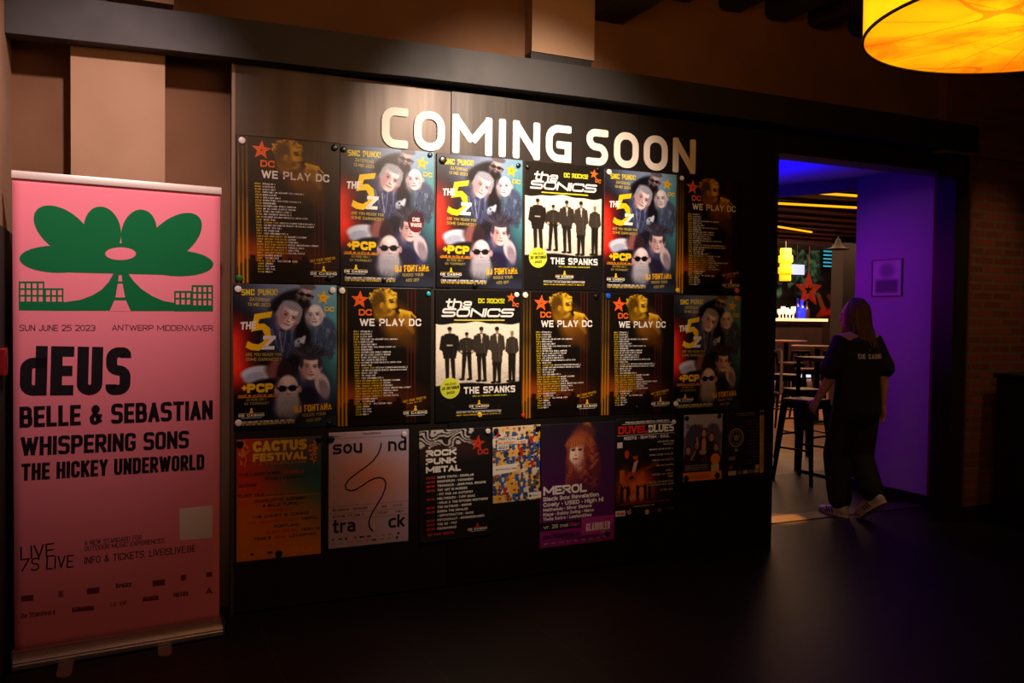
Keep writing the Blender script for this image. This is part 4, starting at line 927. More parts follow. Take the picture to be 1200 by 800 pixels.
def art_blues():
    W, H = .422, .597; A = H / W; p = Paint(100, A, (18, 13, 13))
    p.ell(.33, 1.0, .34, .3, (150, 52, 14), 0, 1.0); p.ell(.36, .98, .22, .2, (226, 104, 24), 0, 1.0); p.ell(.33, 1.05, .2, .1, (244, 150, 40), 0, 1.0, .7)
    rg = random.Random(15)
    for k in range(30):
        x = rg.uniform(.06, .62); y = rg.uniform(.85, 1.1); p.line(x, y, x + rg.uniform(-.04, .04), y - rg.uniform(.08, .2), .014, rg.choice([(206, 60, 16), (120, 30, 10), (240, 130, 34)]), .4, .002)
    p.ell(.3, .58, .13, .18, (26, 16, 16), 0, .4); p.ell(.32, .52, .045, .065, (206, 70, 40), 0, .4); p.ell(.31, .485, .07, .05, (20, 12, 12), 0, .4); p.ell(.18, .5, .035, .06, (206, 54, 30), 0, .4)
    p.poly([(.3, .62), (.37, .58), (.31, .78), (.25, .8)], (220, 150, 140)); p.line(.22, .82, .62, .68, .02, (140, 56, 26)); p.ell(.26, .83, .11, .07, (176, 70, 24), -16, .4); p.ell(.44, .79, .035, .035, (220, 80, 40), 0, .4); p.ell(.26, .83, .04, .025, (40, 14, 10), -16, .4)
    p.line(.6, .68, .68, .66, .03, (110, 44, 24)); p.poly([(.06, .72), (.15, .72), (.14, .92), (.07, .9)], (196, 84, 50))
    for k, x in enumerate((.1, .2, .36, .49, .56)):
        p.ell(x, .96, .018, .024, (24, 10, 8), 0, .3); p.line(x, .98, x + .005, 1.08, .026, (24, 10, 8)); p.line(x, 1.0, x + .05 * (-1) ** k, .96, .01, (24, 10, 8)); p.line(x - .008, 1.07, x - .016, 1.17, .012, (24, 10, 8)); p.line(x + .01, 1.07, x + .02, 1.17, .012, (24, 10, 8))
    p.rect(-.01, 1.2, 1.01, 1.5, (16, 11, 11), .1)
    S = Sheet(W, H, lambda u, v: .004 * max(0, v - .85) * 6 * u); S.base(p); U = lambda u: u * W; Z = lambda v: v * H
    S.text('PREMIUM BELGIAN FESTIVAL SINCE 2003', U(.15), Z(.045), Z(.016), WHT, BOLD, U(.73))
    S.rect(U(.1), Z(.053), U(.97), Z(.0565), WHT, 2); S.rect(U(.02), Z(.163), U(.98), Z(.1665), WHT, 2)
    SER = style(.66, .22, .2, .09); red = (214, 34, 30)
    x = U(.035)
    for t_, c, w in (('DUVEL', red, .485), ('BLUES', WHT, .435)):
        S.text(t_, x, Z(.148), Z(.075), c, SER, U(w)); s2, _ = text_shapes(t_, SER, Z(.075), U(w))
        adv = 0
        n = len(t_)
        for k in range(n): pass
        for Lf, Rt, cl in s2:                                    # slab feet and heads on the stems
            if not cl:
                for q in (0, -1):
                    cx = (Lf[q][0] + Rt[q][0]) / 2; cy = (Lf[q][1] + Rt[q][1]) / 2
                    if cy < Z(.012) or cy > Z(.063): S.rect(x + cx - U(.026), Z(.148) - max(0, min(Z(.075), cy)) - (Z(.004) if cy < Z(.02) else -Z(.0)), x + cx + U(.026), Z(.148) - max(0, min(Z(.075), cy)) + (Z(.007) if cy > Z(.02) else Z(.0)), c, 3)
        x += U(w) + U(.012)
    S.text('ROOTS \u00b7 RHYTHM \u00b7 SOUL', U(.13), Z(.208), Z(.03), WHT, style(.62, .2, .2, .12), U(.76))
    S.rect(U(.02), Z(.23), U(.105), Z(.285), (206, 200, 194), 2)
    r2 = random.Random(3)
    for y, w, two in ((.255, .28, .18), (.33, .42, 0), (.385, .42, 0), (.44, .37, 0), (.495, .3, 0), (.55, .14, 0), (.585, .37, .1), (.66, .43, .42), (.745, .23, 0)):
        S.greek(U(.97 - w), Z(y), U(w), Z(.022), (206, 196, 188), r2)
        if two: S.greek(U(.97 - two), Z(y + .028), U(two), Z(.022), (206, 196, 188), r2)
        S.ell(U(.91), Z(y + (.045 if two else .025)), U(.007), U(.007), red, 2, n=6)
    S.greek(U(.06), Z(.855), U(.85), Z(.022), (150, 26, 20), r2); S.greek(U(.3), Z(.885), U(.35), Z(.018), (206, 196, 188), r2)
    S.rect(U(.0), Z(.905), U(.16), Z(.962), (236, 226, 216), 2); S.text('Duvel', U(.02), Z(.95), Z(.03), red, BOLD, U(.12), layer=3)
    S.text('tr', U(.21), Z(.96), Z(.05), (190, 184, 178), BOLD, U(.08), rot=30); S.ell(U(.52), Z(.945), U(.035), U(.035), (226, 186, 40), 2); S.ell(U(.73), Z(.94), U(.035), U(.028), (120, 100, 92), 2); S.greek(U(.86), Z(.935), U(.12), Z(.02), (120, 60, 54), r2); S.ell(U(.39), Z(.94), U(.014), U(.014), (70, 60, 58), 2, n=8); S.ell(U(.62), Z(.94), U(.014), U(.02), (70, 60, 58), 2, n=8)
    return S

def art_group():
    W, H = .29, .407; A = H / W; p = Paint(80, A, (110, 112, 160))
    p.ell(.4, .1, .8, .42, (176, 180, 216), 0, .1); p.ell(.75, .5, .22, .3, (92, 92, 140), 0, .2); p.ell(.3, .52, .26, .3, (80, 80, 128), 0, .2); p.rect(-.1, .95, 1.1, 1.5, (34, 24, 34), .25)
    rg = random.Random(3)
    for x, y, r, sk, hr in ((.52, .4, .06, (214, 176, 160), (30, 20, 22)), (.72, .5, .065, (206, 160, 140), (80, 46, 30)), (.84, .72, .06, (190, 150, 136), (46, 30, 30)), (.12, .76, .06, (200, 160, 150), (50, 32, 34)), (.34, .66, .06, (170, 140, 140), (24, 18, 22))):
        p.ell(x, y + .28, .14, .24, (40, 28, 36), 0, .3); p.ell(x, y - .03, r * 1.3, r * 1.4, hr, 0, .3); p.ell(x, y, r * .9, r * 1.3, sk, 0, .3); p.ell(x - .02, y - .01, .008, .006, (20, 14, 14)); p.ell(x + .025, y - .01, .008, .006, (20, 14, 14)); p.line(x - .02, y + .045, x + .025, y + .045, .004, (120, 60, 60))
    p.ell(.52, .64, .06, .16, (206, 160, 140), 0, .4); p.line(.36, .62, .34, .5, .02, (206, 164, 150)); p.line(.2, .95, .3, .78, .02, (196, 156, 146)); p.ell(.5, .8, .1, .06, (196, 150, 130), 0, .4)
    S = Sheet(W, H); S.base(p); U = lambda u: u * W; Z = lambda v: v * H; r2 = random.Random(5)
    S.text('Durf te', U(.06), Z(.20), Z(.06), (28, 24, 50), style(.56, .2, .3, .1), U(.42)); S.greek(U(.68), Z(.175), U(.26), Z(.018), (60, 60, 110), r2)
    S.rect(U(0), Z(.87), U(1), Z(1), (236, 138, 24), 1); S.ell(U(.83), Z(.69), U(.125), U(.125), (240, 146, 30), 2); S.rect(U(.72), Z(.77), U(.93), Z(.87), (206, 190, 170), 2)
    for y in (.775, .805, .835): S.greek(U(.04), Z(y), U(.6), Z(.016), (206, 196, 196), r2)
    S.greek(U(.12), Z(.93), U(.55), Z(.018), (120, 60, 10), r2); S.greek(U(.12), Z(.965), U(.55), Z(.018), (120, 60, 10), r2); S.greek(U(.74), Z(.93), U(.12), Z(.03), (250, 220, 180), r2)
    return S

def art_emblem():
    W, H = .295, .40; A = H / W; p = Paint(40, A, (26, 22, 18)); S = Sheet(W, H); S.base(p); U = lambda u: u * W; Z = lambda v: v * H; r2 = random.Random(7); g = (150, 140, 116)
    S.rect(U(.88), Z(0), U(.985), Z(1), (206, 160, 40), 1); S.text('WEST-VLAANDEREN', U(.962), Z(.9), U(.05), (60, 44, 14), GRO, Z(.8), rot=90, layer=3)
    ring = [(U(.24 + .185 * math.cos(a)), Z(.40) + U(.185) * math.sin(a)) for a in [6.2832 * k / 36 for k in range(36)]]
    S.stroke(ring, U(.03), g, 2, True); S.stroke([(U(.24) + (x - U(.24)) * .72, Z(.40) + (y - Z(.40)) * .72) for x, y in ring], U(.012), g, 2, True)
    S.stroke([(U(.17), Z(.36)), (U(.21), Z(.43)), (U(.24), Z(.44)), (U(.28), Z(.43)), (U(.32), Z(.36))], U(.03), g, 3); S.ell(U(.24), Z(.385), U(.03), U(.05), g, 3)
    S.greek(U(.14), Z(.03), U(.6), Z(.018), g, r2); S.greek(U(.3), Z(.06), U(.45), Z(.018), g, r2)
    S.rect(U(.20), Z(.57), U(.28), Z(.62), g, 2); S.rect(U(.05), Z(.69), U(.22), Z(.75), (120, 112, 100), 2); S.rect(U(.05), Z(.83), U(.15), Z(.89), (120, 66, 50), 2); S.rect(U(.03), Z(.92), U(.24), Z(.99), (190, 182, 170), 2)
    for k in range(14): S.greek(U(.5 + .06 * (k % 3)), Z(.16 + k * .052), U(.3), Z(.018), (110, 104, 86), r2)
    for k in range(4): S.rect(U(.28 + k * .15), Z(.93), U(.4 + k * .15), Z(.985), (170, 162, 150) if k % 2 else (110, 104, 94), 2)
    S.rect(U(.76), Z(.86), U(.86), Z(.92), (190, 182, 170), 2)
    return S

# ------------------------------------------------------------------ hang the posters
ME = {'five': art_five().mesh('band_poster', M_print), 'play': art_play().mesh('listing_poster', M_print), 'men': art_five_men().mesh('band_poster', M_print)}
ORD = ['leftmost', 'second', 'third', 'fourth', 'fifth', 'rightmost']
ROWX = ([0.509, 1.008, 1.520, 2.032, 2.542, 3.042], [0.496, 0.997, 1.520, 2.028, 2.535, 3.044])
KIND = (['play', 'five', 'five', 'men', 'five', 'play'], ['five', 'play', 'men', 'play', 'play', 'five'])
DESC = {'five': ('band_poster', 'poster of five men with a big yellow 5', 'yellow numeral band posters'), 'play': ('listing_poster', 'dark listing poster with a gold singer and red star', 'gold singer listing posters'), 'men': ('band_poster', 'black poster with a sepia photo of five standing men', 'sepia five men posters')}
seen = set()
for r in (0, 1):
    for k in range(6):
        kd = KIND[r][k]; nm, ds, gp = DESC[kd]
        src = ME[kd]
        if kd not in seen:
            proto = bpy.data.objects.new(nm, src); COL.objects.link(proto); seen.add(kd); ME[kd + '_o'] = proto; o = proto
        else:
            o = ME[kd + '_o'].copy(); COL.objects.link(o); o.name = nm
        o.location = (ROWX[r][k], -0.0016, (2.3165 + .0015 * (k - 2)) if r == 0 else 1.6025)
        o.rotation_euler = (0, R((-.15, .1, .0, -.1, .1, -.1)[k] - .45), 0)
        tag(o, f'{ds}, {ORD[k]} in the {"top" if r == 0 else "middle"} row', 'poster', gp)
LOW = [('festival_poster', art_cactus, .5165, .8525, M_print_matt, 'orange and red festival poster, leftmost in the bottom row', 0.4), ('festival_poster', art_track, .9605, .866, M_print_matt, 'lilac poster with a winding black line and the word soundtrack', 0.3), ('listing_poster', art_rock, 1.438, .8535, M_print_matt, 'black poster headed ROCK PUNK METAL with a red star', 0),
       ('festival_poster', art_crowd, 1.859, .854, M_print_matt, 'small poster crowded with colourful cartoon people', -.6), ('concert_poster', art_portrait, 2.150, .8555, M_print_matt, 'purple poster with a portrait of a red-haired woman', 0), ('festival_poster', art_blues, 2.647, .8675, M_print_matt, 'black BLUES festival poster with a flaming orange guitarist', 0), ('small_poster', art_group, 3.130, .8745, M_print_matt, 'small lilac poster of a group with an orange bottom strip', .6), ('small_poster', art_emblem, 3.455, .877, M_print_matt, 'small black poster with a round emblem and yellow edge strip', -.6)]
for nm, fn, x, z, m, lab, rot in LOW:
    o = bpy.data.objects.new(nm, fn().mesh(nm, m)); COL.objects.link(o); o.location = (x, -0.0005, z); o.rotation_euler = (0, R(rot - .45), 0)
    tag(o, lab, 'poster', 'posters in the bottom row')
# a round sticker over one face of the second poster
S = Sheet(.092, .112); S.ell(.046, .056, .044, .055, (112, 22, 34), 0, n=36); S.poly([(.046 + .044 * math.cos(a), .056 + .055 * math.sin(a)) for a in [math.pi + math.pi * k / 18 for k in range(19)]], (60, 24, 46), 1)
S.text('DIE', .046, .055, .020, (240, 226, 226), BOLD, .04, align='c', layer=3); S.text('WAISE', .046, .083, .020, (240, 226, 226), BOLD, .06, align='c', layer=3)
q = at(477.5, 246.5, 0); o = link('round_sticker', S.mesh('round_sticker', M_print)); o.location = (q.x, -0.004, q.z)
tag(o, 'dark red oval sticker over a face on the second poster of the top row', 'sticker')

# ------------------------------------------------------------------ magnets
MC = {'white': (236, 226, 220), 'black': (14, 13, 15), 'green': (40, 110, 50), 'teal': (20, 170, 180), 'blue': (24, 84, 206), 'navy': (34, 40, 76), 'yellow': (240, 200, 30), 'orange': (230, 140, 40), 'red': (214, 50, 24)}
MM = {k: mat(k + '_magnet_plastic', v, 0.3) for k, v in MC.items()}
bm = bmesh.new(); lathe(bm, [(0, .009), (.0125, .009), (.0155, .0075), (.0165, .005), (.0165, 0), (0, 0)], 20)
bmesh.ops.rotate(bm, verts=bm.verts[:], matrix=Matrix.Rotation(R(90), 3, 'X'))
mag_proto = obj('round_magnet', bm, None, None, None, 50); mag_me = {}
for k in MC:
    mag_me[k] = mag_proto.data.copy(); mag_me[k].materials.append(MM[k])
TOPN = lambda k, r: f'{ORD[k]} poster of the {("top", "middle")[r]} row'
LOWN = ['orange festival poster', 'lilac winding line poster', 'black ROCK PUNK METAL poster', 'cartoon crowd poster', 'purple woman poster', 'flaming guitarist poster', 'lilac group poster', 'round emblem poster']
MAG = [(283.5, 164.5, 'white', 'top left corner', TOPN(0, 0), 1), (392, 173, 'black', 'top right corner', TOPN(0, 0), 1), (280.5, 325.5, 'green', 'bottom left corner', TOPN(0, 0), 1), (386, 326, 'black', 'bottom right corner', TOPN(0, 0), .9),
 (402.5, 175, 'black', 'top left corner', TOPN(1, 0), .9), (450, 328, 'black', 'bottom edge', TOPN(1, 0), .7), (504, 181.5, 'navy', 'top right corner', TOPN(1, 0), .8), (519, 187.5, 'black', 'top left corner', TOPN(2, 0), 1.25), (607.5, 194, 'black', 'top right corner', TOPN(2, 0), .8), (557, 334.5, 'black', 'bottom edge', TOPN(2, 0), .9),
 (618.5, 195.5, 'black', 'top left corner', TOPN(3, 0), .7), (701, 198.5, 'black', 'top right corner', TOPN(3, 0), .7), (713.7, 201.5, 'white', 'top left corner', TOPN(4, 0), 1), (799, 208.7, 'white', 'top left corner', TOPN(5, 0), .85), (794, 340, 'yellow', 'bottom left corner', TOPN(5, 0), .85), (863.5, 340.5, 'orange', 'bottom right corner', TOPN(5, 0), 1),
 (279, 338.7, 'white', 'top left corner', TOPN(0, 1), 1), (389.5, 340, 'white', 'top right corner', TOPN(0, 1), 1), (279.3, 495.5, 'white', 'bottom left corner', TOPN(0, 1), 1), (386, 497, 'black', 'bottom right corner', TOPN(0, 1), .9), (400.8, 340.5, 'white', 'top left corner', TOPN(1, 1), 1), (502, 344, 'teal', 'top right corner', TOPN(1, 1), .75),
 (605.3, 345.2, 'white', 'top right corner', TOPN(2, 1), .9), (562, 486, 'yellow', 'bottom edge', TOPN(2, 1), .85), (615.5, 345.7, 'white', 'top left corner', TOPN(3, 1), 1), (699, 347.5, 'black', 'top right corner', TOPN(3, 1), .9), (613, 486.7, 'red', 'bottom left corner', TOPN(3, 1), .7), (712.7, 346.7, 'blue', 'top left corner', TOPN(4, 1), .95), (747, 477.5, 'black', 'bottom edge', TOPN(4, 1), .9),
 (863.5, 349.5, 'orange', 'top right corner', TOPN(5, 1), 1), (792, 473, 'white', 'bottom left corner', TOPN(5, 1), 1),
 (281.5, 519.7, 'black', 'top left corner', LOWN[0], 1), (374, 515, 'black', 'top right corner', LOWN[0], .9), (327, 648.5, 'black', 'bottom edge', LOWN[0], 1), (388, 514.5, 'navy', 'top left corner', LOWN[1], 1.1), (473.7, 508.6, 'white', 'top right corner', LOWN[1], .85), (571.8, 505, 'white', 'top right corner', LOWN[2], .9),
 (581.5, 504.3, 'navy', 'top left corner', LOWN[3], .85), (630.5, 501.6, 'black', 'top right corner', LOWN[3], .9), (711.8, 625, 'black', 'bottom right corner', LOWN[4], .95), (789.7, 494.3, 'white', 'top right corner', LOWN[5], .85),
 (804.8, 490, 'black', 'top left corner', LOWN[6], .9), (843, 487, 'black', 'top right corner', LOWN[6], .9), (804.2, 560.5, 'black', 'bottom left corner', LOWN[6], 1.1), (840.5, 556.8, 'black', 'bottom right corner', LOWN[6], 1.1), (859.5, 484.3, 'black', 'top left corner', LOWN[7], .8), (892.7, 484, 'black', 'top right corner', LOWN[7], .8)]
first = True
for px, py, c, where, on, sc in MAG:
    q = at(px, py, -0.006)
    o = mag_proto if first else mag_proto.copy()
    if not first: COL.objects.link(o); o.name = 'round_magnet'
    first = False
    o.data = mag_me[c]; o.location = (q.x, -0.0035, q.z); o.scale = (sc, 1, sc)
    tag(o, f'{c} round magnet at the {where} of the {on}', 'magnet', 'magnets holding the posters')
# ------------------------------------------------------------------ roll-up banner
BA = Vector((-0.388, -0.300, 0)); BB = Vector((0.417, -0.219, 0)); bdir = (BB - BA).normalized(); BANG = math.atan2(bdir.y, bdir.x); BW = (BB - BA).length
BTOP = 2.005; BLOW = 0.066
ban = empty('roll_up_banner', ((BA.x + BB.x) / 2, (BA.y + BB.y) / 2, 0), BANG, 'pink roll-up banner with a green flower on the left, on swivel feet', 'banner')
bn = Vector((-bdir.y, bdir.x, 0))
def bl(px, py):
    """where the photograph's pixel falls on the banner cloth, in metres from its top left corner"""
    d = RCAM @ Vector(((px - 600) / FPX, 1, (400 - py) / FPX)); t = (BA - EYE).dot(bn) / d.dot(bn); q = EYE + d * t
    return ((q - BA).dot(bdir), BTOP - q.z)
def bc(x, y): return bl(x / 2.5, 180 + y / 2.5)           # points read off the enlarged top half
def bd(x, y): return bl(x / 2.5, 480 + y / 2.5)           # and off the bottom half
p = Paint(24, (BTOP - BLOW) / BW, (246, 138, 158)); S = Sheet(BW, BTOP - BLOW); S.base(p)
GRN = (6, 112, 62); INK = (24, 16, 26); PNK = (246, 138, 158)
def petal(tip, rx, ry, ang):
    """an oval in the enlargement's frame"""
    cx, cy = tip; c, q = math.cos(R(ang)), math.sin(R(ang))
    S.poly([bc(cx + rx * math.cos(t) * c - ry * math.sin(t) * q, cy + rx * math.cos(t) * q + ry * math.sin(t) * c) for t in [6.28319 * k / 40 for k in range(40)]], GRN, 2)
petal((170, 309), 113, 40, 1); petal((184, 226), 98, 57, 37); petal((300, 226), 54, 72, -12); petal((407, 234), 52, 71, 10); petal((508, 247), 97, 55, -38); petal((518, 321), 107, 38, 2)
S.poly([bc(x, y) for x, y in ((165, 347), (200, 285), (262, 242), (352, 262), (446, 250), (510, 292), (560, 357))], GRN, 2)
S.poly([bc(353 + 45 * math.cos(t), 293 + 18.5 * math.sin(t)) for t in [6.28319 * k / 32 for k in range(32)]], PNK, 3)
lf = [(332, 352), (318, 376), (298, 398), (270, 415), (235, 428), (186, 435)]; rt = [(376, 352), (392, 374), (414, 396), (444, 416), (478, 431), (512, 437)]
for side, base in ((lf, 460), (rt, 461)):
    for a, b in zip(side, side[1:]): S.poly([bc(*a), bc(*b), bc(b[0], base), bc(a[0], base)], GRN, 2)
S.poly([bc(332, 352), bc(376, 352), bc(376, 461), bc(332, 460)], GRN, 2)
S.poly([bc(55, 432), bc(190, 434), bc(190, 460), bc(55, 459)], GRN, 2); S.poly([bc(510, 436), bc(624, 437), bc(624, 462), bc(510, 462)], GRN, 2)
for q4 in ([(348, 356), (356, 356), (358, 374), (346, 374)], [(345, 381), (359, 381), (366, 421), (338, 421)], [(335, 430), (369, 430), (383, 462), (321, 461)]): S.poly([bc(*a) for a in q4], PNK, 3)
for (x0, y0, x1, y1, nx, ny) in ((55, 374, 130, 440, 4, 3), (130, 394, 186, 440, 3, 2), (510, 402, 562, 442, 3, 2), (561, 385, 624, 442, 4, 3)):
    S.poly([bc(x0, y0), bc(x1, y0), bc(x1, y1), bc(x0, y1)], GRN, 2)
    for i in range(nx):
        for j in range(ny):
            wx = (x1 - x0 - 4) / nx; wy = 19.5
            a0 = x0 + 5 + i * wx; b0 = y0 + 6 + j * wy
            S.poly([bc(a0, b0), bc(a0 + wx - 6, b0), bc(a0 + wx - 6, b0 + 14), bc(a0, b0 + 14)], PNK, 3)
def line(t, fn, xl, yl, xr, yr, htop, St, lay=2, col=INK, **k):
    a = fn(xl, yl); b = fn(xr, yr); h = a[1] - fn(xl, yl - htop)[1]
    S.text(t, a[0], a[1], h, col, St, math.hypot(b[0] - a[0], b[1] - a[1]), rot=-math.degrees(math.atan2(b[1] - a[1], b[0] - a[0])), layer=lay, **k)
LG = style(.62, .11, .3, .1)
line('SUN JUNE 25 2023', bc, 57, 519, 279, 519, 18, LG); line('ANTWERP MIDDENVIJVER', bc, 328, 518, 624, 519, 17, LG)
a = bc(57, 709)
line('dEUS', bc, 57, 709, 381, 706, 147, style(.46, .21, .16, .06)); line('BELLE & SEBASTIAN', bd, 57, 53, 623, 28, 62, CONB); line('WHISPERING SONS', bd, 60, 136, 553, 112, 56, CONB); line('THE HICKEY UNDERWORLD', bd, 62, 208, 598, 175, 50, CONB)
S.poly([bd(526, 289), bd(622, 280), bd(622, 374), bd(526, 382)], (236, 222, 222), 2)
line('LIVE', bd, 60, 441, 160, 428, 40, style(.62, .1, .2, .1)); line('/S LIVE', bd, 62, 474, 215, 461, 38, style(.62, .1, .2, .1))
line('A NEW STANDARD FOR', bd, 247, 397, 415, 380, 14, LG); line('OUTDOOR MUSIC EXPERIENCES', bd, 247, 414, 481, 389, 14, LG); line('INFO & TICKETS: LIVEISLIVE.BE', bd, 247, 452, 573, 415, 21, LG)
DK = (120, 44, 62); rg = random.Random(21)
for x, y in ((62, 545), (255, 523), (447, 500)): S.poly([bd(x, y), bd(x + 36, y - 4), bd(x + 36, y + 13), bd(x, y + 17)], DK, 2)
S.poly([bd(170, 530), bd(186, 528), bd(186, 548), bd(170, 550)], (206, 92, 110), 2); S.poly([bd(175, 533), bd(181, 532), bd(181, 545), bd(175, 546)], DK, 3); S.poly([bd(530, 484), bd(545, 482), bd(545, 498), bd(530, 500)], DK, 2); S.poly([bd(604, 476), bd(621, 474), bd(621, 488), bd(604, 490)], DK, 2)
line('bruzz', bd, 339, 522, 385, 517, 15, BOLD, col=DK); line('De Standaard', bd, 62, 611, 161, 598, 15, GRO, col=DK); line('LE VIF', bd, 323, 577, 372, 571, 13, GRO, col=DK); line('METRO', bd, 508, 549, 551, 544, 13, BOLD, col=DK)
for x, y, w in ((211, 582, 64), (418, 552, 46)): S.poly([bd(x, y - 3), bd(x + w, y - 9), bd(x + w, y + 4), bd(x, y + 10)], DK, 2); S.greek(*bd(x + 5, y + 4), bd(x + w, y)[0] - bd(x + 10, y)[0], .010, (206, 92, 110), rg, 3, rot=3)
S.text('A', *bd(602, 540), .028, DK, BOLD, .03)
ban_sheet = link('banner_cloth', S.mesh('banner_cloth', print_mat('matt_banner_cloth', 0.75, 0.2)))
ban_sheet.parent = ban; ban_sheet.location = (-BW / 2, 0.0, BTOP)
M_alu = mat('brushed_aluminium', (196, 186, 182), 0.38, 0.85); M_alu2 = mat('worn_aluminium', (176, 160, 158), 0.45, 0.8)
def loc_(name, bm, m, smooth=30): return obj(name, bm, m, ban, None, smooth)
bm = bmesh.new(); box(bm, (-BW / 2 - .004, -.012, BTOP - .012), (BW / 2 + .004, .016, BTOP + .020), .004); loc_('top_rail', bm, mat('pale_rail', (232, 222, 216), 0.45, 0.3))
bm = bmesh.new()                                                   # base cassette: extruded profile
prof = [(-.05, .008), (-.042, .004), (.05, .004), (.058, .012), (.058, .052), (.03, .070), (.004, .076), (-.006, .068), (-.02, .066), (-.043, .05), (-.05, .036), (-.046, .03), (-.05, .024)]
A_ = [bm.verts.new((-BW / 2 - .008, y, z)) for y, z in prof]; B_ = [bm.verts.new((BW / 2 + .008, y, z)) for y, z in prof]
bm.faces.new(A_); bm.faces.new(B_[::-1])
for i in range(len(prof)): bm.faces.new((A_[i], B_[i], B_[(i + 1) % len(prof)], A_[(i + 1) % len(prof)]))
loc_('base_cassette', bm, M_alu2)
for s in (-1, 1):
    bm = bmesh.new(); box(bm, (s * (BW / 2 + .010) - .004, -.052, .003), (s * (BW / 2 + .010) + .004, .060, .078), .003); loc_('end_cap', bm, mat('grey_end_cap', (90, 78, 78), 0.5))
for px, py in ((75, 794), (194, 769)):
    d = RCAM @ Vector(((px - 600) / FPX, 1, (400 - py) / FPX)); t = -EYE.z / d.z; q = EYE + d * t; lx = (q - ban.location).dot(bdir); ly = (q - ban.location).dot(bn)
    bm = bmesh.new(); out = [(lx + .028 * math.cos(a), ly + .02 + .028 * math.sin(a)) for a in [math.pi + math.pi * k / 10 for k in range(11)]] + [(lx + .052, .02), (lx - .004, .02)]
    lo = [bm.verts.new((x, y, 0.0005)) for x, y in out]; hi = [bm.verts.new((x, y, .007)) for x, y in out]
    bm.faces.new(lo[::-1]); bm.faces.new(hi)
    for i in range(len(out)): bm.faces.new((lo[i], lo[(i + 1) % len(out)], hi[(i + 1) % len(out)], hi[i]))
    loc_('foot', bm, M_alu2)
bm = bmesh.new(); tube(bm, [(0, .03, .06), (0, .03, BTOP)], .008, 10); loc_('support_pole', bm, M_alu)

# ------------------------------------------------------------------ drum pendant lamp
LC = Vector((2.946, -2.339, 2.5)); LR = .612
lamp = empty('drum_pendant_lamp', (LC.x, LC.y, 3.62), 0, 'large glowing yellow parchment drum lamp hanging at upper right', 'lamp')
def parchment(name, radial):
    m = bpy.data.materials.new(name); m.use_nodes = True; nt = m.node_tree; N = nt.nodes; L = nt.links; b = N['Principled BSDF']
    tc = N.new('ShaderNodeTexCoord'); n1 = N.new('ShaderNodeTexNoise'); n1.inputs['Scale'].default_value = 3.2; n1.inputs['Detail'].default_value = 7; n1.inputs['Distortion'].default_value = .6
    L.new(tc.outputs['Object'], n1.inputs['Vector'])
    rp = N.new('ShaderNodeValToRGB'); e = rp.color_ramp.elements; e[0].position = .34; e[0].color = (*lin((255, 118, 4)), 1); e[1].position = .62; e[1].color = (*lin((255, 192, 8)), 1)
    L.new(n1.outputs['Fac'], rp.inputs['Fac'])
    # creases: thin dark lines where a slow noise crosses a level, and folds that run out from the centre
    n2 = N.new('ShaderNodeTexNoise'); n2.inputs['Scale'].default_value = 1.1; n2.inputs['Detail'].default_value = 1.5; L.new(tc.outputs['Object'], n2.inputs['Vector'])
    def mth(op, a, b_=None):
        x = N.new('ShaderNodeMath'); x.operation = op
        for i, v in enumerate((a, b_)):
            if v is None: continue
            if isinstance(v, (int, float)): x.inputs[i].default_value = v
            else: L.new(v, x.inputs[i])
        return x.outputs[0]
    c1 = mth('LESS_THAN', mth('ABSOLUTE', mth('SUBTRACT', n2.outputs['Fac'], .5)), .0035)
    sp = N.new('ShaderNodeSeparateXYZ'); L.new(tc.outputs['Object'], sp.inputs[0])
    ang = mth('ARCTAN2', sp.outputs[1], sp.outputs[0])
    pp = mth('PINGPONG', mth('MULTIPLY', ang, 14 / math.pi), 1.0)
    rad = mth('SQRT', mth('ADD', mth('MULTIPLY', sp.outputs[0], sp.outputs[0]), mth('MULTIPLY', sp.outputs[1], sp.outputs[1])))
    c2 = mth('LESS_THAN', mth('MULTIPLY', pp, rad), .012 if radial else .010)
    cr = mth('MULTIPLY', mth('MAXIMUM', c1, c2), .5)
    mx = N.new('ShaderNodeMixRGB'); L.new(cr, mx.inputs[0]); L.new(rp.outputs['Color'], mx.inputs[1]); mx.inputs[2].default_value = (*lin((190, 70, 10)), 1)
    L.new(mx.outputs[0], b.inputs['Base Color']); L.new(mx.outputs[0], b.inputs['Emission Color'])
    if radial:
        mr = N.new('ShaderNodeMapRange'); mr.inputs['From Min'].default_value = 0; mr.inputs['From Max'].default_value = LR; mr.inputs['To Min'].default_value = 1.7; mr.inputs['To Max'].default_value = .98; L.new(rad, mr.inputs['Value']); L.new(mr.outputs['Result'], b.inputs['Emission Strength'])
    else: b.inputs['Emission Strength'].default_value = 1.35
    b.inputs['Roughness'].default_value = .7
    return m
dz = LC.z - 3.62
bm = bmesh.new(); lathe(bm, [(0, .004), (LR * .5, .002), (LR - .004, .0)], 72); lathe(bm, [(0, .008), (LR - .004, .006)], 72); sh = obj('shade_bottom', bm, parchment('parchment_bottom', True), lamp, (0, 0, dz), 30)
bm = bmesh.new(); lathe(bm, [(LR, 0.0), (LR + .002, .28), (LR, .56)], 72); lathe(bm, [(LR - .006, 0.0), (LR - .006, .56)], 72); obj('shade_side', bm, parchment('parchment_side', False), lamp, (0, 0, dz), 30)
for z in (-.004, .555):
    bm = bmesh.new(); rp_ = [(LR + .001 + .006 * math.cos(t), z + .006 * math.sin(t)) for t in [6.28319 * k / 8 for k in range(9)]]; lathe(bm, rp_, 72); obj('wire_rim', bm, M_black, lamp, (0, 0, dz), 60)
bm = bmesh.new(); tube(bm, [(0, 0, dz + .02), (0, 0, -.02)], .009, 10)
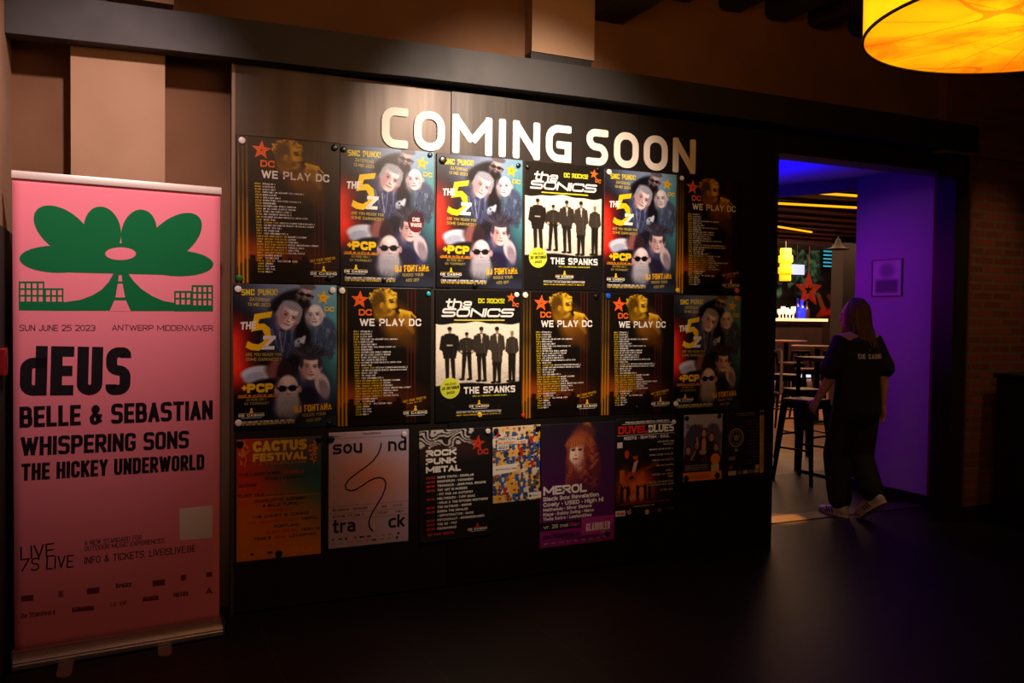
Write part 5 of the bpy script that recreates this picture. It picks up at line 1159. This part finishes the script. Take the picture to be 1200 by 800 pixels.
for k in range(3): tube(bm, [(0, 0, dz + .5), ((LR - .01) * math.cos(k * 2.094), (LR - .01) * math.sin(k * 2.094), dz + .55)], .005, 8)
obj('suspension_rod', bm, M_black, lamp)
bm = bmesh.new(); lathe(bm, [(0, 0), (.07, 0), (.07, -.02), (.03, -.05), (0, -.05)], 24); obj('ceiling_cup', bm, M_black, lamp, None, 40)

# ------------------------------------------------------------------ things along the walls
bm = bmesh.new(); box(bm, (-.425, -.43, 1.205), (-.402, -.33, 1.315), .006); al = obj('alarm_box', bm, mat('red_plastic', (150, 18, 20), .45)); tag(al, 'small red box on the left wall beside the pink banner', 'alarm box')
bm = bmesh.new(); box(bm, (-.403, -.405, 1.235), (-.399, -.355, 1.285), .002); o = obj('cover_plate', bm, mat('dark_red_plastic', (120, 14, 18), .3), al); o.matrix_parent_inverse = Matrix.Identity(4)
q0 = at(1176, 436, -.14)
cab = empty('speaker_cabinet', (q0.x + .26, -.30, 0), 0, 'black box cabinet standing against the brick wall at far right', 'cabinet')
M_cab = mat('black_cabinet', (14, 12, 12), .55)
bm = bmesh.new(); box(bm, (-.26, -.22, .02), (.26, .22, 1.06), .015); obj('body', bm, M_cab, cab)
bm = bmesh.new(); box(bm, (-.275, -.235, 1.06), (.275, .235, 1.095), .01); obj('lid', bm, mat('black_lid', (22, 18, 18), .45), cab)
bm = bmesh.new(); box(bm, (-.22, -.236, .10), (.22, -.22, .98), .006); obj('front_grille', bm, mottled('black_mesh', (10, 9, 9), (22, 20, 20), 160, .7), cab)
for x in (-.2, .2):
    for y in (-.16, .16):
        bm = bmesh.new(); lathe(bm, [(0, 0), (.025, 0), (.028, .02), (0, .02)], 14); obj('foot', bm, M_black, cab, (x, y, 0), 40)

# notice on the violet wall
S = Sheet(.30, .30); pnt = Paint(30, 1.0, (206, 200, 210)); pnt.ell(.5, .3, .25, .2, (120, 112, 130), 0, .8, .7); pnt.rect(.12, .55, .88, .92, (90, 84, 100), .1, .8); S.base(pnt)
no = empty('wall_notice', (5.818, .908, 1.822), R(-90), 'small framed notice on the violet passage wall', 'notice')
for (x0, z0, x1, z1) in ((-.155, -.155, .155, -.145), (-.155, .145, .155, .155), (-.155, -.145, -.145, .145), (.145, -.145, .155, .145)):
    bm = bmesh.new(); box(bm, (x0, -.012, z0), (x1, .0, z1)); obj('frame', bm, mat('grey_frame', (120, 112, 124), .4), no)
pg = link('sheet', S.mesh('sheet', M_print_matt)); pg.parent = no; pg.location = (-.15, -.004, .15)

# ------------------------------------------------------------------ bar room furniture
M_metal = mat('black_stool_metal', (26, 22, 24), .4, .7); M_seat = mottled('brown_wooden_seat', (96, 62, 40), (70, 44, 28), 6, .45, stretch=(1, 8, 1))
def make_stool(label, loc, rz):
    t = empty('bar_stool', loc, rz, label, 'bar stool', 'bar stools')
    bm = bmesh.new(); box(bm, (-.155, -.155, .725), (.155, .155, .75), .012); obj('seat', bm, M_seat, t)
    bm = bmesh.new(); box(bm, (-.15, -.15, .665), (.15, .15, .725), .008); obj('seat_frame', bm, M_metal, t)
    for sx in (-1, 1):
        for sy in (-1, 1):
            bm = bmesh.new()
            a = [(sx * .135, sy * .135, .70), (sx * .20, sy * .20, .0)]
            w0, w1 = .034, .020; ring = []
            for (x, y, z), w in zip(a, (w0, w1)): ring.append([bm.verts.new((x + i * w, y + j * w, z)) for i, j in ((-.6, -.6), (.6, -.6), (.6, .6), (-.6, .6))])
            bm.faces.new(ring[0]); bm.faces.new(ring[1][::-1])
            for k in range(4): bm.faces.new((ring[0][k], ring[0][(k + 1) % 4], ring[1][(k + 1) % 4], ring[1][k]))
            obj('leg', bm, M_metal, t)
    for z, r in ((.30, .168), (.42, .158)):
        for k in range(4):
            if (z == .42) != (k % 2 == 0): continue
            bm = bmesh.new(); c = [(-r, -r), (r, -r), (r, r), (-r, r)]; tube(bm, [(*c[k], z), (*c[(k + 1) % 4], z)], .010, 8); obj('footrest', bm, M_metal, t, None, 40)
    return t
def dup(root, loc, rz, label):
    r = root.copy(); COL.objects.link(r); r.location = loc; r.rotation_euler = (0, 0, rz); r['label'] = label
    for ch in list(root.children):
        c = ch.copy(); COL.objects.link(c); c.parent = r
    return r
stool = make_stool('nearer dark metal bar stool with wooden seat, right behind the person', (5.69, 1.66, 0), R(12))
dup(stool, (6.50, 2.55, 0), R(-8), 'second dark bar stool, partly behind the nearer stool')
M_top = mottled('dark_table_top', (70, 46, 34), (50, 32, 24), 5, .35)
tb = empty('high_table', (6.30, 1.76, 0), 0, 'tall table with a thin dark frame beside the two stools', 'table')
bm = bmesh.new(); box(bm, (-.36, -.34, 1.075), (.36, .34, 1.11), .006); obj('table_top', bm, M_top, tb)
for x in (-.33, .33):
    for y in (-.31, .31):
        bm = bmesh.new(); box(bm, (x - .014, y - .014, 0), (x + .014, y + .014, 1.075)); obj('leg', bm, M_metal, tb)
    bm = bmesh.new(); box(bm, (x - .013, -.296, .0), (x + .013, .296, .026)); obj('base_rail', bm, M_metal, tb)
def round_table(px, py, Y, label, h=1.1):
    q = at(px, py, Y); t = empty('round_table', (q.x, Y, 0), 0, label, 'table', 'round tables in the bar')
    bm = bmesh.new(); lathe(bm, [(0, h - .03), (.33, h - .03), (.36, h - .015), (.36, h), (0, h)], 28); obj('table_top', bm, mottled('light_table_top', (150, 110, 90), (130, 92, 74), 4, .3), t, None, 40)
    bm = bmesh.new(); lathe(bm, [(.04, .02), (.04, h - .03)], 16); obj('column', bm, M_metal, t, None, 40)
    bm = bmesh.new(); lathe(bm, [(0, 0), (.26, 0), (.26, .012), (.05, .03), (0, .03)], 24); obj('base_plate', bm, M_metal, t, None, 40)
    return t
round_table(958, 408, 5.0, 'farther round tall table with a pale top behind the stools')
round_table(921, 412, 7.5, 'round tall table farthest back beside the panel edge')
for k, (x, y, a, lab) in enumerate(((10.35, 6.9, 10, 'far dark bar stool at the left of the farthest round table'), (8.0, 4.45, 30, 'dark bar stool in front of the farther round table'), (9.3, 5.4, -20, 'dark bar stool at the right of the farther round table'), (13.6, 11.2, 0, 'leftmost bar stool standing at the lit bar counter'), (14.6, 11.2, 15, 'bar stool in the middle of the lit bar counter'), (15.6, 11.2, -10, 'bar stool at the right end of the lit bar counter'))):
    dup(stool, (x, y, 0), R(a), lab)

# the bar
xa = 11.0; xb = at(969, 372, 12).x
bar = empty('bar_counter', ((xa + xb) / 2, 12.3, 0), 0, 'long dark bar counter with a glowing front edge in the far room', 'bar counter')
def in_bar(name, lo, hi, m, bev=0.0):
    bm = bmesh.new(); box(bm, [lo[i] - bar.location[i] for i in range(3)], [hi[i] - bar.location[i] for i in range(3)], bev); return obj(name, bm, m, bar)
in_bar('body', (xa, 12.05, 0), (xb - .1, 12.6, 1.44), mottled('dark_bar_front', (60, 34, 24), (44, 24, 18), 3, .6))
in_bar('counter_top', (xa, 11.98, 1.44), (xb, 12.75, 1.50), mottled('bar_top_wood', (110, 74, 54), (90, 58, 42), 3, .3))
in_bar('light_strip', (xa, 11.965, 1.435), (xb, 11.98, 1.50), mat('warm_light_strip', (255, 200, 150), .4, 0, .5, (255, 176, 112), 2.2))
in_bar('foot_light', (xa, 12.0, .04), (xb + .6, 12.04, .12), mat('cool_light_strip', (210, 225, 255), .4, 0, .5, (190, 214, 255), 1.3))
# bottles, glasses and till on the counter
def on_bar(name, px, prof, m, label, cat, seg=16, Y=12.25, group=None):
    q = at(px, 371, Y); bm = bmesh.new(); lathe(bm, prof, seg); o = obj(name, bm, m, None, (q.x, Y, 1.501), 50); return tag(o, label, cat, group)
M_glow = mat('lit_white_glass', (255, 240, 220), .2, 0, .5, (255, 226, 186), 1.2); M_blue = mat('lit_blue_glass', (40, 60, 240), .15, 0, .5, (30, 40, 255), 1.1)  # glow put into the glass by emission, as if lit from the bar
GL = [(0, 0), (.055, 0), (.02, .01), (.015, .10), (.045, .14), (.062, .22), (.056, .30), (.05, .30), (.0, .14)]
for k, (px, w) in enumerate(((913.5, 'leftmost'), (917.5, 'second from left'), (921.5, 'third from left'), (925.5, 'fourth from left'), (929.5, 'rightmost'))):
    on_bar('stem_glass', px, [(r * 1.0, z * (.75 + .12 * ((k * 2) % 3))) for r, z in GL], M_glow, f'lit glass on the bar counter, {w} of the row', 'glass', group='lit glasses on the bar', Y=12.2 + .24 * (k % 2))
BT = [(0, 0), (.075, 0), (.08, .03), (.08, .26), (.06, .32), (.028, .38), (.026, .48), (.032, .49), (.032, .52), (0, .52)]
on_bar('bottle', 934.5, BT, mat('blue_bottle', (30, 40, 120), .15, 0, .5, (20, 20, 150), .35), 'dark blue bottle on the bar, left of the bright blue one', 'bottle', Y=12.5, group='bottles on the bar')  # faint emission makes this bottle look lit
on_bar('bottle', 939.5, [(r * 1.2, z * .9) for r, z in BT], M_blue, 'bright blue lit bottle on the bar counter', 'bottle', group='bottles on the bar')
on_bar('bottle', 945.0, [(r, z * .85) for r, z in BT], mat('brown_bottle', (70, 40, 30), .2), 'brown bottle on the bar, right of the bright blue one', 'bottle', Y=12.5, group='bottles on the bar')

# pendant lantern over the bar
q0 = at(920, 329, 11.5); zt = at(920, 291, 11.5).z; lh = zt - q0.z
lan = empty('pendant_lantern', (q0.x, 11.5, 3.5), 0, 'small stacked yellow paper lantern hanging over the bar', 'lamp')
M_lan = mat('yellow_paper_lantern', (255, 200, 30), .7, 0, .5, (255, 178, 12), 1.15)
b0 = q0.z - 3.5
for k, (f0, f1, r) in enumerate(((0, .24, .135), (.22, .42, .165), (.40, .58, .13), (.56, .78, .165), (.76, 1.0, .13))):
    bm = bmesh.new(); lathe(bm, [(0, b0 + lh * f0), (r * .96, b0 + lh * f0), (r, b0 + lh * (f0 + .02)), (r, b0 + lh * (f1 - .02)), (r * .96, b0 + lh * f1), (0, b0 + lh * f1)], 20); obj('shade_tier', bm, M_lan, lan, None, 40)
bm = bmesh.new(); tube(bm, [(0, 0, b0 + lh), (0, 0, 0)], .012, 8); obj('cord', bm, M_black, lan)

# LED strips under the bar ceiling
M_led = mat('amber_led_strip', (255, 190, 40), .4, 0, .5, (255, 170, 14), 1.5)
def led(ax, ay, bx, by, label, z=2.75):
    a = Vector((ax, ay, z)); b = Vector((bx, by, z)); t = empty('led_strip_light', (a + b) / 2, math.atan2(b.y - a.y, b.x - a.x), label, 'light', 'amber ceiling strips'); h = (b - a).length / 2
    bm = bmesh.new(); box(bm, (-h, -.014, -.012), (h, .014, .010), .003); obj('diffuser', bm, M_led, t)
    bm = bmesh.new(); box(bm, (-h, -.022, .010), (h, .022, .05)); obj('housing', bm, M_black, t)
led(6.261, 2.312, 7.3, 2.21, 'nearest amber strip light under the bar ceiling', 2.74); led(5.2, 3.30, 8.0, 2.87, 'long middle amber strip light under the bar ceiling', 2.74); led(7.6, 4.7, 9.139, 5.244, 'farthest amber strip light, sloping under the bar ceiling', 2.74)

# picture wall behind the bar
def wall_at(px, py, Y=14.8): return at(px, py, Y)
a = wall_at(905, 268); b = wall_at(985, 372)
W_ = b.x - a.x; H_ = a.z - b.z
pn = Paint(90, H_ / W_, (26, 18, 18)); rg = random.Random(33)
for k in range(150):
    x, y = rg.uniform(.12, .72), rg.gauss(.38, .13); pn.ell(x, y, rg.uniform(.02, .07), rg.uniform(.012, .03), rg.choice([(50, 100, 86), (76, 140, 112), (30, 62, 58), (100, 156, 128)]), rg.uniform(-70, 70), .5, .8)
pn.line(.36, .45, .38, .75, .012, (60, 52, 46), .8); pn.line(.7, .7, .78, .85, .03, (170, 90, 50), .9); pn.line(.78, .85, .66, 1.0, .04, (190, 60, 30), .9); pn.line(.85, .7, .98, .82, .03, (120, 66, 44), .8)
pn.ell(.9, 1.05, .2, .22, (206, 40, 20), 0, .2); pn.ell(.86, .98, .18, .07, (70, 16, 12), 0, .3); pn.ell(.58, 1.02, .14, .1, (60, 20, 46), 0, .4); pn.ell(.86, 1.16, .1, .05, (120, 20, 14), 0, .4)
mu = Sheet(W_, H_); mu.base(pn); o = link('wall_mural', mu.mesh('wall_mural', M_print_matt)); o.location = (a.x, 14.88, a.z); tag(o, 'mural of green leaves and red swirls behind the bar', 'mural')
a = wall_at(961, 283); b = wall_at(981, 316); ms = Sheet(b.x - a.x, a.z - b.z); ms.rect(0, 0, ms.w, ms.h, (10, 14, 18), 0); r3 = random.Random(2)
mb = empty('menu_screen', (a.x, 14.72, a.z), 0, 'dark menu screen with cyan lines of text at the back', 'screen')
bm = bmesh.new(); box(bm, (-.02, .0, -ms.h - .02), (ms.w + .02, .05, .02), .006); obj('frame', bm, M_black, mb)
sc_ = link('display', ms.mesh('display', mat('dark_display', (8, 10, 14), .25)), None, mb, (0, -.002, 0))
M_cy = mat('cyan_screen_text', (60, 190, 214), .4, 0, .5, (40, 150, 180), .9)
tx = Sheet(ms.w, ms.h)
for k in range(7): tx.rect(ms.w * .08, ms.h * (.06 + k * .135), ms.w * r3.uniform(.7, .97), ms.h * (.06 + k * .135 + .05), (60, 190, 214), 2)
link('text_lines', tx.mesh('text_lines', M_cy), None, mb, (0, -.004, 0))
a = at(927.5, 309.5, 13.5); b = at(942.5, 322, 13.5); tv = empty('television', (a.x, 13.5, a.z), 0, 'small lit pale blue screen hanging above the bar', 'screen')
bm = bmesh.new(); box(bm, (-.02, .0, -(a.z - b.z) - .02), (b.x - a.x + .02, .06, .02), .006); obj('casing', bm, M_black, tv)
ts = Sheet(b.x - a.x, a.z - b.z); ts.rect(0, 0, ts.w, ts.h, (170, 196, 255), 0); link('picture', ts.mesh('picture', mat('lit_screen', (170, 196, 255), .3, 0, .5, (130, 160, 240), .9)), None, tv, (0, -.004, 0))
bm = bmesh.new(); tube(bm, [((b.x - a.x) / 2, .04, .0), ((b.x - a.x) / 2, .04, 3.5 - a.z)], .015, 8); obj('hanger', bm, M_black, tv)
# the red star sign
c = at(948, 340, 13.8); sr = (at(963, 340, 13.8).x - at(933, 340, 13.8).x) / 2
M_star = mat('dull_red_neon', (150, 44, 28), .5, 0, .5, (150, 30, 16), .10)
star = empty('star_sign', (c.x, 13.8, c.z), 0, 'red outlined star sign hanging behind the bar', 'sign')
for k, s_ in enumerate((1.0, .74, .48)):
    bm = bmesh.new(); pts = []
    for j in range(10):
        an = R(90 + 36 * j); q = sr * s_ * (1 if j % 2 == 0 else .42); pts.append((q * math.cos(an), q * math.sin(an)))
    Lf, Rt = ribbon(pts, sr * .06, True); n = 10; F = [[bm.verts.new((p_[0], yy, p_[1])) for p_ in e] for e in (Lf, Rt) for yy in (0, .04)]
    for i in range(n):
        j = (i + 1) % n
        for q4 in ((F[0][i], F[0][j], F[2][j], F[2][i]), (F[1][i], F[3][i], F[3][j], F[1][j]), (F[0][i], F[1][i], F[1][j], F[0][j]), (F[2][i], F[2][j], F[3][j], F[3][i])): bm.faces.new(q4)
    obj('star_outline', bm, M_star, star)
bm = bmesh.new(); tube(bm, [(0, .02, sr), (0, .02, 3.5 - c.z)], .012, 8); obj('hanging_rod', bm, mat('red_rod', (120, 40, 30), .5), star)
# black spot pendant
c = at(982, 290, 5.2)
sp_ = empty('pendant_spot', (c.x, 5.2, 2.80), 0, 'black pendant spot on a thin rod under the bar ceiling', 'lamp')
dz_ = c.z - 2.80
bm = bmesh.new(); tube(bm, [(0, 0, 0), (0, 0, dz_ + .1)], .008, 8); obj('rod', bm, M_black, sp_)
bm = bmesh.new(); lathe(bm, [(0, 0), (.06, 0), (.06, -.03), (0, -.05)], 18); obj('ceiling_cup', bm, M_black, sp_, None, 40)
bm = bmesh.new(); lathe(bm, [(0, dz_ + .14), (.03, dz_ + .12), (.05, dz_ + .04), (.10, dz_), (.16, dz_ - .02), (.155, dz_ - .03), (.09, dz_ - .012), (0, dz_ + .03)], 22); obj('shade', bm, M_black, sp_, None, 40)
# ------------------------------------------------------------------ the person walking through the doorway
def loft(bm, pts, rad, seg=16):
    """limb through pts; rad gives (across, deep) or one radius at each point; rounded ends"""
    pts = [Vector(p) for p in pts]; rad = [(r, r) if not hasattr(r, '__len__') else r for r in rad]
    n = len(pts); rings = []; side = Vector((1, 0, 0))
    dirs = [(pts[min(i + 1, n - 1)] - pts[max(i - 1, 0)]).normalized() for i in range(n)]
    seq = []
    for k in (3, 2, 1):
        t = k / 3.2; s = math.sqrt(1 - t * t); m = min(rad[0]); seq.append((pts[0] - dirs[0] * m * t, dirs[0], (rad[0][0] * s, rad[0][1] * s)))
    for i in range(n): seq.append((pts[i], dirs[i], rad[i]))
    for k in (1, 2, 3):
        t = k / 3.2; s = math.sqrt(1 - t * t); m = min(rad[-1]); seq.append((pts[-1] + dirs[-1] * m * t, dirs[-1], (rad[-1][0] * s, rad[-1][1] * s)))
    for p, d, r in seq:
        a = (side - d * side.dot(d))
        if a.length < .2: a = Vector((0, 1, 0)) - d * d.y
        a.normalize(); b = d.cross(a)
        rings.append([bm.verts.new(p + a * r[0] * math.cos(2 * math.pi * k / seg) + b * r[1] * math.sin(2 * math.pi * k / seg)) for k in range(seg)])
    for A, B in zip(rings, rings[1:]):
        for k in range(seg): bm.faces.new((A[k], A[(k + 1) % seg], B[(k + 1) % seg], B[k]))
    bm.faces.new(rings[0][::-1]); bm.faces.new(rings[-1])

def egg(bm, c, r, rot=None):
    res = bmesh.ops.create_uvsphere(bm, u_segments=20, v_segments=14, radius=1.0)
    M = Matrix.Translation(c) @ (rot.to_4x4() if rot else Matrix.Identity(4)) @ Matrix.Diagonal((*r, 1))
    for v in res['verts']: v.co = M @ v.co

def melt(name, bm, m, parent, voxel=.008, smooth=4):
    """one continuous surface out of overlapping volumes"""
    bmesh.ops.recalc_face_normals(bm, faces=bm.faces[:])
    me = bpy.data.meshes.new(name); bm.to_mesh(me); bm.free()
    t = bpy.data.objects.new('tmp', me); COL.objects.link(t)
    r = t.modifiers.new('r', 'REMESH'); r.mode = 'VOXEL'; r.voxel_size = voxel
    s = t.modifiers.new('s', 'SMOOTH'); s.iterations = smooth; s.factor = .5
    bpy.context.view_layer.update()
    out = bpy.data.meshes.new_from_object(t.evaluated_get(bpy.context.evaluated_depsgraph_get()))
    bpy.data.objects.remove(t); bpy.data.meshes.remove(me)
    out.name = name; out.materials.clear()
    for p in out.polygons: p.use_smooth = True
    return link(name, out, m, parent)

per = empty('person', (5.00, .43, 0), R(-2), 'person in black t-shirt and trousers walking away through the doorway', 'person')
M_skin = mottled('skin', (206, 158, 130), (196, 146, 120), 8, .55); M_tee = mottled('black_cotton', (22, 21, 24), (16, 15, 18), 30, .85); M_trs = mottled('black_trouser_cloth', (20, 19, 22), (14, 13, 16), 24, .85)
M_hair = mottled('light_brown_hair', (122, 86, 58), (84, 56, 38), 20, .5, stretch=(6, 6, .6)); M_shoe = mat('white_sneaker', (206, 196, 196), .5); M_sole = mat('pale_sole', (220, 214, 210), .6); M_strp = mat('dark_stripe', (24, 22, 26), .5)
HR = Matrix.Rotation(R(24), 3, 'Z')                                 # head turned a little to the left
HC = Vector((.0, .045, 1.500))
lsh, rsh = Vector((-.165, .0, 1.315)), Vector((.165, .01, 1.315))
lel, rel = Vector((-.225, .02, 1.055)), Vector((.225, -.035, 1.06)); lwr, rwr = Vector((-.235, .15, .865)), Vector((.235, -.02, .835))
lhip, rhip = Vector((-.085, 0, .82)), Vector((.085, 0, .82)); lkn, rkn = Vector((-.085, .10, .45)), Vector((.07, .02, .44)); lan_, ran = Vector((-.085, .055, .08)), Vector((.00, -.18, .185))
bm = bmesh.new()
loft(bm, [(0, 0, .80), (0, -.005, .92), (0, .0, 1.06), (0, .0, 1.2), (0, .0, 1.31)], [(.155, .105), (.15, .1), (.125, .09), (.15, .1), (.13, .085)], 20)
loft(bm, [(0, .005, 1.30), (0, .02, 1.38), tuple(HC + Vector((0, -.01, -.06)))], [.062, .052, .052])
loft(bm, [(-.06, 0, 1.325), lsh], [.06, .052]); loft(bm, [(.06, 0, 1.325), rsh], [.06, .052])
egg(bm, HC, (.072, .090, .112), HR); egg(bm, HC + HR @ Vector((0, .03, -.06)), (.052, .058, .062), HR); egg(bm, HC + HR @ Vector((0, .062, -.098)), (.024, .022, .02), HR)
egg(bm, HC + HR @ Vector((0, .092, -.022)), (.012, .022, .026), HR); egg(bm, HC + HR @ Vector((0, .099, -.034)), (.014, .013, .011), HR); egg(bm, HC + HR @ Vector((0, .083, -.066)), (.023, .012, .008), HR); egg(bm, HC + HR @ Vector((0, .080, -.077)), (.021, .012, .008), HR); egg(bm, HC + HR @ Vector((0, .076, .022)), (.05, .016, .012), HR)
for s in (-1, 1): egg(bm, HC + HR @ Vector((s * .074, -.005, -.012)), (.010, .02, .032), HR)
for sh_, el, wr in ((lsh, lel, lwr), (rsh, rel, rwr)):
    loft(bm, [sh_, sh_.lerp(el, .5), el, el.lerp(wr, .35), wr], [.048, .045, .037, .037, .025])
def hand(bm, wr, el, s, curl):
    f = (wr - el).normalized(); inn = Vector((-s, 0, 0)); inn = (inn - f * inn.dot(f)).normalized(); fw = f.cross(inn) * s; fw = fw if fw.y > 0 else -fw
    pc = wr + f * .045
    loft(bm, [wr, wr + f * .03, wr + f * .078], [(.022, .022), (.02, .034), (.016, .038)]); egg(bm, pc, (.016, .034, .042))
    for k, (off, ln) in enumerate(((.030, .068), (.010, .076), (-.010, .070), (-.029, .055))):
        a = wr + f * .082 + fw * off; d = f.copy(); pts = [a]
        for q in range(3):
            d = (d + inn * curl * (.6 + .3 * q) - fw * .02 * (k - 1)).normalized(); pts.append(pts[-1] + d * ln * (.42, .33, .25)[q])
        loft(bm, pts, [.0095, .009, .0085, .0075], 10)
    a = wr + f * .028 + fw * .026; d = (f * .7 + fw * .75 + inn * .3).normalized(); loft(bm, [a, a + d * .034, a + d * .058 + f * .006, a + d * .07 + f * .02], [.013, .011, .0095, .008], 10)
hand(bm, lwr, lel, -1, .75); hand(bm, rwr, rel, 1, .38)
for hp, kn, an in ((lhip, lkn, lan_), (rhip, rkn, ran)): loft(bm, [hp, hp.lerp(kn, .5), kn, kn.lerp(an, .35), an], [.088, .075, .055, .052, .035])
egg(bm, lan_ + Vector((0, .06, -.045)), (.036, .11, .03)); loft(bm, [ran, ran + Vector((0, .07, -.08)), ran + Vector((0, .14, -.15))], [.034, .034, .028])
body = melt('body', bm, M_skin, per, .006, 3)
for s in (-1, 1):
    bm = bmesh.new(); egg(bm, HC + HR @ Vector((s * .030, .080, .004)), (.012, .008, .008), HR); obj('eye', bm, mat('dark_eye', (30, 22, 20), .2), per, None, 60)
# t-shirt, boxy and a little long, sleeves to the elbow
bm = bmesh.new()
loft(bm, [(.0, -.005, .80), (0, -.008, .92), (0, -.006, 1.06), (0, -.006, 1.19), (0, -.002, 1.30), (0, .0, 1.345)], [(.200, .145), (.190, .138), (.18, .13), (.185, .135), (.165, .115), (.09, .08)], 24)
for sh_, el, s in ((lsh, lel, -1), (rsh, rel, 1)): loft(bm, [(s * .05, 0, 1.33), sh_ + Vector((0, 0, -.005)), sh_.lerp(el, .55) + Vector((s * .012, 0, 0)), sh_.lerp(el, .80) + Vector((s * .022, 0, 0))], [(.06, .07), .068, .075, .080])
tee = melt('t_shirt', bm, M_tee, per, .008, 5)
# loose trousers
bm = bmesh.new()
loft(bm, [(0, 0, .93), (0, 0, .78)], [(.165, .12), (.178, .13)], 22)
loft(bm, [lhip + Vector((-.005, 0, -.02)), lhip.lerp(lkn, .5), lkn, lkn.lerp(lan_, .5), lan_ + Vector((0, 0, .05))], [.105, .105, .098, .092, .086])
loft(bm, [rhip + Vector((.005, 0, -.02)), rhip.lerp(rkn, .5), rkn, rkn.lerp(ran, .5), ran + Vector((0, .01, .04))], [.105, .105, .098, .09, .084])
melt('trousers', bm, M_trs, per, .009, 5)
# sneakers: upper, sole, stripes
def shoe(an, toe):
    d = (toe - an); yaw = math.atan2(-d.x, d.y); pitch = math.atan2(d.z + .045, math.hypot(d.x, d.y)) if True else 0
    M = Matrix.Translation(an) @ Matrix.Rotation(yaw, 4, 'Z') @ Matrix.Rotation(pitch, 4, 'X')
    bm = bmesh.new(); loft(bm, [(0, -.05, -.045), (0, .02, -.045), (0, .10, -.055), (0, .175, -.06)], [(.040, .035), (.043, .038), (.046, .026), (.036, .018)], 16); loft(bm, [(0, -.03, -.03), (0, -.025, .02)], [(.036, .045), (.038, .046)], 16)
    bmesh.ops.transform(bm, matrix=M, verts=bm.verts[:]); up = melt('sneaker', bm, M_shoe, per, .006, 3)
    bm = bmesh.new(); out = [(.040 * math.sin(a) * (1.12 if math.cos(a) > -.2 else .95), .06 - .15 * math.cos(a)) for a in [6.28319 * k / 26 for k in range(26)]]
    lo = [bm.verts.new((x, y, -.088)) for x, y in out]; hi = [bm.verts.new((x * 1.06, y, -.064)) for x, y in out]; bm.faces.new(lo[::-1]); bm.faces.new(hi)
    for i in range(26): bm.faces.new((lo[i], lo[(i + 1) % 26], hi[(i + 1) % 26], hi[i]))
    bmesh.ops.transform(bm, matrix=M, verts=bm.verts[:]); so = obj('sole', bm, M_sole, up)
    for s in (-1, 1):
        for k in range(3):
            bm = bmesh.new(); y = .035 + k * .026; loft(bm, [(s * .047, y - .012, -.066), (s * .040, y + .008, -.034)], [.0055, .0045], 8); bmesh.ops.transform(bm, matrix=M, verts=bm.verts[:]); obj('stripe', bm, M_strp, up)
shoe(lan_ + Vector((0, .0, .008)), lan_ + Vector((-.005, .22, -.037)))
shoe(ran, ran + Vector((.0, .155, -.155)))
# long hair
bm = bmesh.new()
egg(bm, HC + HR @ Vector((0, -.016, .012)), (.084, .094, .116), HR)
loft(bm, [HC + HR @ Vector((0, -.055, -.02)), HC + HR @ Vector((0, -.075, -.10)), Vector((.012, -.085, 1.30)), Vector((.016, -.112, 1.22))], [(.078, .045), (.082, .035), (.085, .025), (.06, .014)], 18)
rg = random.Random(5)
for k in range(90):
    a = rg.uniform(R(95), R(265)) - math.pi / 2                      # azimuth on the back of the head
    x, y = math.cos(a - math.pi / 2 + math.pi), math.sin(a - math.pi / 2 + math.pi)
    az = rg.uniform(-125, 125); sx, sy = math.sin(R(az)), -math.cos(R(az))
    pts = [HC + HR @ Vector((.02 * sx, -.02 + .02 * sy, .126))]
    for q in (.35, .75, 1.1): pts.append(HC + HR @ Vector((.088 * math.sin(q * 1.4) * sx, -.016 + .098 * math.sin(q * 1.4) * sy, .012 + .120 * math.cos(q * 1.4))))
    L_ = rg.uniform(.20, .30) if abs(az) < 80 else rg.uniform(.16, .24); e = pts[-1]
    back = 1.0 if abs(az) < 80 else .45
    pts += [e + Vector((0, -.012 * back, -.08)), e + Vector((.008 + rg.uniform(-.012, .012), -.035 * back, -.08 - L_ * .4)), e + Vector((.012 + rg.uniform(-.02, .02), (-.05 - .02 * rg.random()) * back, -.08 - L_ * .75))]
    tube(bm, pts, [.008, .010, .011, .011, .010, .008, .003], 7)
obj('hair', bm, M_hair, per, None, 60)
# lettering across the back
bpy.context.view_layer.update()
bt = BVHTree.FromPolygons([v.co.copy() for v in tee.data.vertices], [tuple(p.vertices) for p in tee.data.polygons])
shapes, w_ = text_shapes('DE CASINO', style(.8, .24, .2, .14), .036, .235)
bm = bmesh.new()
for Lf, Rt, cl in shapes:
    n = len(Lf); V_ = []
    for p_ in list(Lf) + list(Rt):
        h = bt.ray_cast(Vector((p_[0] - w_ / 2 + .01, -.6, p_[1] + 1.185)), Vector((0, 1, 0)))
        V_.append(bm.verts.new((h[0] if h[0] else Vector((p_[0], -.13, p_[1] + 1.185))) + Vector((0, -.0025, 0))))
    for i in range(n if cl else n - 1):
        j = (i + 1) % n
        try: bm.faces.new((V_[i], V_[j], V_[n + j], V_[n + i]))
        except ValueError: pass
obj('back_print', bm, mat('white_shirt_print', (220, 214, 214), .7), tee)
